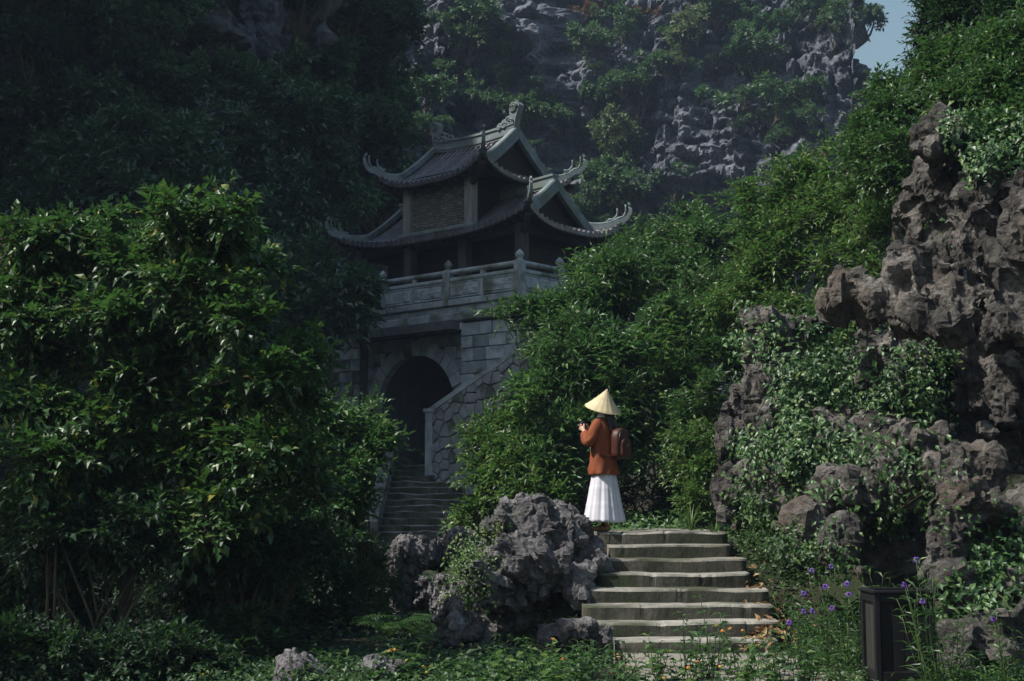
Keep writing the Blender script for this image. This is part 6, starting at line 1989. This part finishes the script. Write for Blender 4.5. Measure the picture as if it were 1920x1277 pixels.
# leafy herbs without flowers along the lower border
rs = random.Random(31)
hl = [(1010, 1230, 12.0), (960, 1255, 11.6), (1100, 1225, 12.2), (1070, 1262, 11.4), (1180, 1245, 11.8), (1130, 1210, 12.4), (900, 1262, 11.5), (850, 1250, 11.8), (1270, 1235, 11.6), (1330, 1222, 11.7), (1385, 1248, 11.3), (1450, 1240, 11.5), (1500, 1255, 11.3), (1440, 1205, 11.9), (1530, 1230, 11.7),
      (1230, 1215, 12.1), (1290, 1160, 12.2), (1330, 1140, 12.2), (700, 1250, 11.7), (640, 1235, 12.1), (760, 1215, 12.4), (1040, 1270, 11.2), (1560, 1262, 11.2), (1200, 1272, 11.2), (1410, 1272, 11.1), (490, 1262, 11.7), (1480, 1200, 12.3), (940, 1225, 12.2)]
for i, (px, py, Y) in enumerate(hl):
    c = at(px, py, Y)
    g0 = float(ground_h(c[0], Y))
    H = max(0.14, c[2] - g0 + 0.05)
    b0 = np.array([c[0], Y, g0])
    tips = [b0 + np.array([rs.uniform(-.16, .16), rs.uniform(-.14, .14), H * rs.uniform(.7, 1.1)]) for _ in range(4)]
    herb('leafy_herb', where_label('leafy green herb', px, py, HERBM, 'leafy green herb in the weedy border of the path'), b0, tips, M['leaf_ground'], 0.092, 0.44, 260 + i, 'leafy herbs along the lower border', pair=5)

# purple trumpet flowers
pf = [(1523, 1070, 12.6), (1558, 1063, 12.7), (1547, 1100, 12.4), (1588, 1095, 12.2), (1507, 1113, 12.4), (1592, 1115, 12.1), (1507, 1147, 12.2), (1524, 1146, 12.2), (1718, 1050, 11.0), (1696, 1097, 10.8), (1730, 1128, 10.8), (1863, 1161, 10.9), (1480, 1168, 12.4), (1560, 1140, 12.1)]
pcl = [([0, 1], 'purple flowered plant with two blooms highest beside the dry leaves', (1545, 12.6)), ([2, 3], 'purple flowered plant with two blooms next to the bin edge', (1570, 12.2)), ([4, 12], 'purple flowered plant nearest the concrete steps', (1495, 12.3)),
       ([5, 13], 'slim purple flowered plant close to the left side of the bin', (1585, 12.0)), ([6, 7], 'low plant with a close pair of purple blooms left of the bin', (1520, 12.1)), ([8], 'plant with one purple bloom held high in front of the dark hollow', (1745, 10.7)),
       ([9, 10], 'long leaved plant with two purple blooms leaning across the bin front', (1735, 10.65)), ([11], 'plant with a single purple bloom right of the bin', (1875, 10.8))]
for ci, (ids, lab, (bpx, bY)) in enumerate(pcl):
    tips = [at(*pf[i]) for i in ids]
    bxx = (bpx - 960) / F_PX * bY
    b0 = np.array([bxx, bY, float(ground_h(bxx, bY))])
    ex = [np.mean(tips, 0) + np.array([rs.uniform(-.16, .16), rs.uniform(-.12, .12), rs.uniform(-.18, 0.05)]) for _ in range(5)]
    herb('purple_flower_plant', lab, b0, tips + ex, M['leaf_ground'], 0.125, 0.16, 300 + ci, 'purple flowered plants by the bin', [(tp, 'trumpet') for tp in tips], pair=7, lean=0.06, up=0.45)
# more long leaved stems without flowers
for i, (px, py, Y) in enumerate([(1480, 1100, 12.6), (1600, 1080, 12.3), (1640, 1060, 12.8), (1780, 1140, 10.7), (1810, 1190, 10.8), (1900, 1210, 10.9), (1850, 1250, 10.6), (1760, 1230, 10.6), (1560, 1180, 11.9)]):
    c = at(px, py, Y); g0 = float(ground_h(c[0], Y)); b0 = np.array([c[0] + .03, Y, g0])
    tips = [c + np.array([rs.uniform(-.15, .15), rs.uniform(-.12, .12), rs.uniform(-.22, .04)]) for _ in range(5)]
    herb('long_leaved_plant', where_label('long leaved plant without blooms', px, py, HERBM, 'long leaved plant without blooms around the bin'), b0, tips, M['leaf_ground'], 0.13, 0.16, 330 + i, 'long leaved plants around the bin', pair=7, lean=0.06, up=0.45)

# grass tuft beside the woman
def blades(name, label, base, n, L, seed, mat, spread=0.5, w=0.008, cat='grass tuft'):
    rng = np.random.default_rng(seed); base = np.array(base, float)
    t = thing(name, label, cat, base)
    for k in range(n):
        a = rng.random() * 6.28; e = rng.uniform(0.3, 1.0) * spread; l = L * rng.uniform(0.6, 1.1)
        d = np.array([math.cos(a), math.sin(a), 0])
        v = []; s = np.array([-math.sin(a), math.cos(a), 0])
        for q in np.linspace(0, 1, 8):
            c = d * (l * e * q ** 1.6 + 0.02) + np.array([0, 0, l * (q - 0.55 * e * q ** 2.6)])
            ww = w * (1 - q ** 2) + 0.0008
            v += [c - s * ww, c + np.array([0, 0, -ww * .6]), c + s * ww]
        f = []
        for q in range(7):
            f += [(q * 3, q * 3 + 1, q * 3 + 4, q * 3 + 3), (q * 3 + 1, q * 3 + 2, q * 3 + 5, q * 3 + 4)]
        MB().add(v, f).build('blade', mat, t, True)
    return t


gx0 = (1292 - 960) / F_PX * 16.9
blades('grass_tuft', 'tuft of long arching grass blades at the back of the top step', (gx0, 16.9, 1.12), 26, 0.42, 5, M['leaf_light'], 0.8)
blades('grass_tuft', 'short grass tuft beside the upright grey rock', ((1335 - 960) / F_PX * 16.4, 16.4, 1.05), 20, 0.22, 6, M['leaf_light'], 0.6)

# ferns below the arched rock
def fern(label, base, n, L, seed, group='ferns below the arched rock'):
    rng = np.random.default_rng(seed); base = np.array(base, float)
    t = thing('fern', label, 'fern', base, 0, group)
    for k in range(n):
        a = 2 * PI * k / n + rng.normal() * 0.3; l = L * rng.uniform(0.7, 1.1)
        d = np.array([math.cos(a), math.sin(a), 0.0]); s = np.array([-math.sin(a), math.cos(a), 0.0])
        m = MB(); pts = []
        for q in np.linspace(0, 1, 34):
            pts.append(d * (l * 0.85 * q ** 1.2) + np.array([0, 0, l * (0.95 * q - 0.62 * q ** 2.2)]))
        m.tube(pts[::3], list(np.linspace(0.0035, 0.001, len(pts[::3]))), 4)
        for i in range(4, 34, 2):
            q = i / 33; w_ = l * 0.22 * math.sin(PI * min(1, 0.12 + 0.88 * (1 - q))) ** 0.8 * (1.05 - 0.3 * q)
            tg = norm(pts[i] - pts[i - 1])
            for sg in (-1, 1):
                ld = norm(s * sg + tg * 0.45 - np.array([0, 0, 0.18])); c = pts[i]
                hw = tg * l * 0.012
                m.add([c - hw, c + ld * w_ * 0.5 - hw * 1.1 + np.array([0, 0, 0.008]), c + ld * w_, c + ld * w_ * 0.5 + hw * 1.1 + np.array([0, 0, 0.008]), c + hw], [(0, 1, 2, 3, 4)])
        m.build('frond', M['leaf_ground'], t)
    return t


for i, (px, py, Y, L, lab) in enumerate([(770, 1160, 15.6, 0.62, 'feathery bright fern below the hollow of the arched rock'), (730, 1185, 15.2, 0.55, 'feathery fern at the left end of the fern patch'), (800, 1190, 14.9, 0.55, 'feathery fern against the foot of the big boulder'),
                                         (755, 1215, 14.2, 0.5, 'low fern in front of the fern patch'), (820, 1140, 15.9, 0.5, 'fern in the gap between the arched rock and the big boulder')]):
    c = at(px, py, Y); g0 = float(ground_h(c[0], Y))
    fern(lab, (c[0], Y, max(g0, c[2] - 0.35)), 15, L, 400 + i)

# dry leaves heaped beside the steps, weeds and ground cover
def scatter(name, label, pts, nrm, ll, mat, seed, width=0.5, lift=0.0, tilt=0.5, updir=0.0):
    rng = np.random.default_rng(seed); n = len(pts)
    nn = norm(nrm + rng.normal(size=(n, 3)) * tilt)
    d = norm(rng.normal(size=(n, 3)) + np.array([0, 0, updir])); d = norm(d - nn * (d * nn).sum(-1, keepdims=True))
    V, F = leaf_geo((pts, d, nn, ll * (0.6 + 0.7 * rng.random(n))), width)
    o = link(name, np_mesh(name, V, F, attr={'rnd': np.repeat(rng.random(n), 5)}), mat); tag(o, label, kind='stuff')
    return o


rng = np.random.default_rng(77)
n = 420
xx = rng.normal(2.42, 0.16, n); yy = rng.normal(14.35, 0.42, n)
zz = ground_h(xx, yy) + 0.10 + 0.12 * np.exp(-((xx - 2.5) / .25) ** 2) + rng.random(n) * 0.06
scatter('dry_leaves', 'dry brown leaves heaped at the right end of the steps', np.stack([xx, yy, zz], -1), np.tile([0, -.3, 1.0], (n, 1)), 0.085, M['leaf_dry'], 78, 0.5, tilt=0.6)
dl = MB()
vs = []
for j in range(14):
    for i in range(10):
        x = 2.15 + 0.075 * i; y = 13.3 + 0.16 * j
        vs.append((x, y, float(ground_h(x, y)) - 0.05 + 0.16 * math.exp(-((x - 2.5) / .25) ** 2) * math.exp(-((y - 14.3) / .7) ** 2)))
dl.add(vs, [(j * 10 + i, j * 10 + i + 1, j * 10 + i + 11, j * 10 + i + 10) for j in range(13) for i in range(9)])
tag(dl.build('bank', M['soil'], None, True), 'earth bank at the right end of the steps', kind='structure')


def cover(label, areas, seed, ll, mat, h, name='ground_cover', width=0.5):
    rng = np.random.default_rng(seed); P = []
    for (x0, x1, y0, y1, n) in areas:
        m_ = max(4, n // 14); cx = rng.uniform(x0, x1, m_); cy = rng.uniform(y0, y1, m_); ch = rng.random(m_)
        k = rng.integers(0, m_, n)
        x = cx[k] + rng.normal(size=n) * 0.09; y = cy[k] + rng.normal(size=n) * 0.09
        z = ground_h(x, y) + 0.01 + h * (0.3 + 0.9 * ch[k]) * rng.random(n)
        ok = ~((x > 0.9) & (x < 2.45) & (y < 16.3))
        P.append(np.stack([x, y, z], -1)[ok])
    P = np.concatenate(P)
    return scatter(name, label, P, np.tile([0, -.15, 1.0], (len(P), 1)), ll, mat, seed + 1, width, tilt=0.45, updir=0.15)


cover('low leafy weeds covering the ground in front', [(-2.6, 1.05, 10.8, 13.6, 5200), (2.45, 4.4, 10.5, 13.6, 5200), (2.4, 3.2, 13.4, 16.8, 2600), (-0.2, 0.9, 13.0, 16.6, 1500), (-1.4, -0.2, 13, 17.5, 2600)], 91, 0.06, M['leaf_ground'], 0.16)
cover('dark weeds covering the shaded ground under the tree', [(-6.5, -1.3, 11.2, 18, 6500), (-3, -0.6, 18, 30, 3000)], 93, 0.07, M['leaf_dark'], 0.22)
cover('green weeds on the rising ground behind the steps', [(0.4, 4, 16.8, 22, 5000)], 95, 0.075, M['leaf_bush'], 0.3)
n = 900
xx = rng.uniform(0.9, 2.5, n); yy = rng.uniform(10.5, 13.7, n)
scatter('leaf_litter', 'scattered dry leaves and crumbs on the path', np.stack([xx, yy, 0.036 + 0 * xx], -1)[rng.random(n) < (np.abs(xx - 1.7) / 0.9) ** 2 * 0.55 + .03], np.array([0, 0, 1.0])[None], 0.04, M['leaf_dry'], 97, 0.5, tilt=0.25)
# a loose climbing sprig that reaches out of the dark
sp = herb('climbing_sprig', 'thin pale climbing sprig reaching out of the dark left of the ferns', gpt(560, 13.2), [at(640, 1160, 13.4), at(600, 1185, 13.2)], M['leaf_light'], 0.07, 0.3, 501, pair=9, lean=0.2)

# saplings that stand up out of the thicket
for i, (px, py, Y, hgt, lab, mt) in enumerate([(1300, 362, 24.5, 1.5, 'slender sapling with upright leaves standing out above the middle of the thicket', 'leaf_bush'), (1236, 405, 25.0, 1.1, 'short sapling left of the tallest slender sapling of the thicket', 'leaf_light'),
                                               (1556, 262, 20.6, 1.3, 'light sapling rising above the bright green tree below the mountain', 'leaf_light'), (1392, 335, 20.8, 1.3, 'sapling with spreading leaves between the thicket and the light green tree', 'leaf_bush'),
                                               (1108, 470, 22.6, 1.0, "sapling just under the right tip of the tower's lower roof", 'leaf_light'), (1470, 290, 20.8, 1.2, 'thin sapling above the left half of the light green tree', 'leaf_bush'),
                                               (1240, 560, 20.0, 1.0, 'pale leaved sapling in the middle of the dense thicket', 'leaf_light'), (1150, 610, 19.8, 0.9, 'sapling over the large dense bush behind the woman', 'leaf_bush'), (985, 700, 19.8, 0.8, 'small pale sapling beside the sloping stair wall', 'leaf_light')]):
    c = at(px, py, Y); b0 = c - np.array([0.05, 0, hgt])
    tips = [c + np.array([rs.uniform(-.35, .35), rs.uniform(-.3, .3), -rs.random() * hgt * 0.45]) for _ in range(4)] + [c]
    herb('sapling', lab, b0, tips, M[mt], 0.19, 0.36, 600 + i, 'saplings in the thicket', pair=8, lean=0.08, up=0.35, cat='sapling')

# taller leafy stalks that rise in front of the path and the lowest steps
for i, (px, py, Y) in enumerate([(1010, 1195, 11.6), (1085, 1200, 11.5), (1165, 1205, 11.4), (1230, 1190, 11.5), (1290, 1175, 11.4), (1330, 1150, 11.6), (1395, 1195, 11.2), (1460, 1185, 11.5), (1510, 1205, 11.3), (945, 1215, 11.5), (870, 1228, 11.4), (760, 1205, 11.8), (1050, 1235, 11.0), (1200, 1240, 11.0), (1440, 1240, 10.9)]):
    c = at(px, py, Y); g0 = float(ground_h(c[0], Y)); b0 = np.array([c[0], Y, g0])
    H = max(0.2, c[2] - g0)
    tips = [b0 + np.array([rs.uniform(-.13, .13), rs.uniform(-.1, .1), H * q]) for q in (1.0, 0.85, 0.72, 0.6)]
    herb('leafy_herb', where_label('tall leafy stalk', px, py, HERBM, 'tall leafy stalk in front of the path'), b0, tips, M['leaf_light'] if i % 3 == 0 else M['leaf_ground'], 0.115, 0.42, 700 + i, 'leafy herbs along the lower border', pair=6, lean=0.06)
# ================================================================== HAZE
HAZE_D = 0.0005
hz = MB().box((0, 90, 20.8), (860, 810, 44.0)).build('haze', None)
mh = bpy.data.materials.new('haze'); mh.use_nodes = True
nt = mh.node_tree; nt.nodes.remove(nt.nodes['Principled BSDF'])
pv = nt.nodes.new('ShaderNodeVolumePrincipled'); pv.inputs['Color'].default_value = (0.55, 0.72, 1.0, 1); pv.inputs['Density'].default_value = HAZE_D
pv.inputs['Anisotropy'].default_value = 0.1
nt.links.new(pv.outputs[0], nt.nodes['Material Output'].inputs['Volume'])
hz.data.materials.append(mh); tag(hz, 'thin bluish valley haze', kind='stuff')
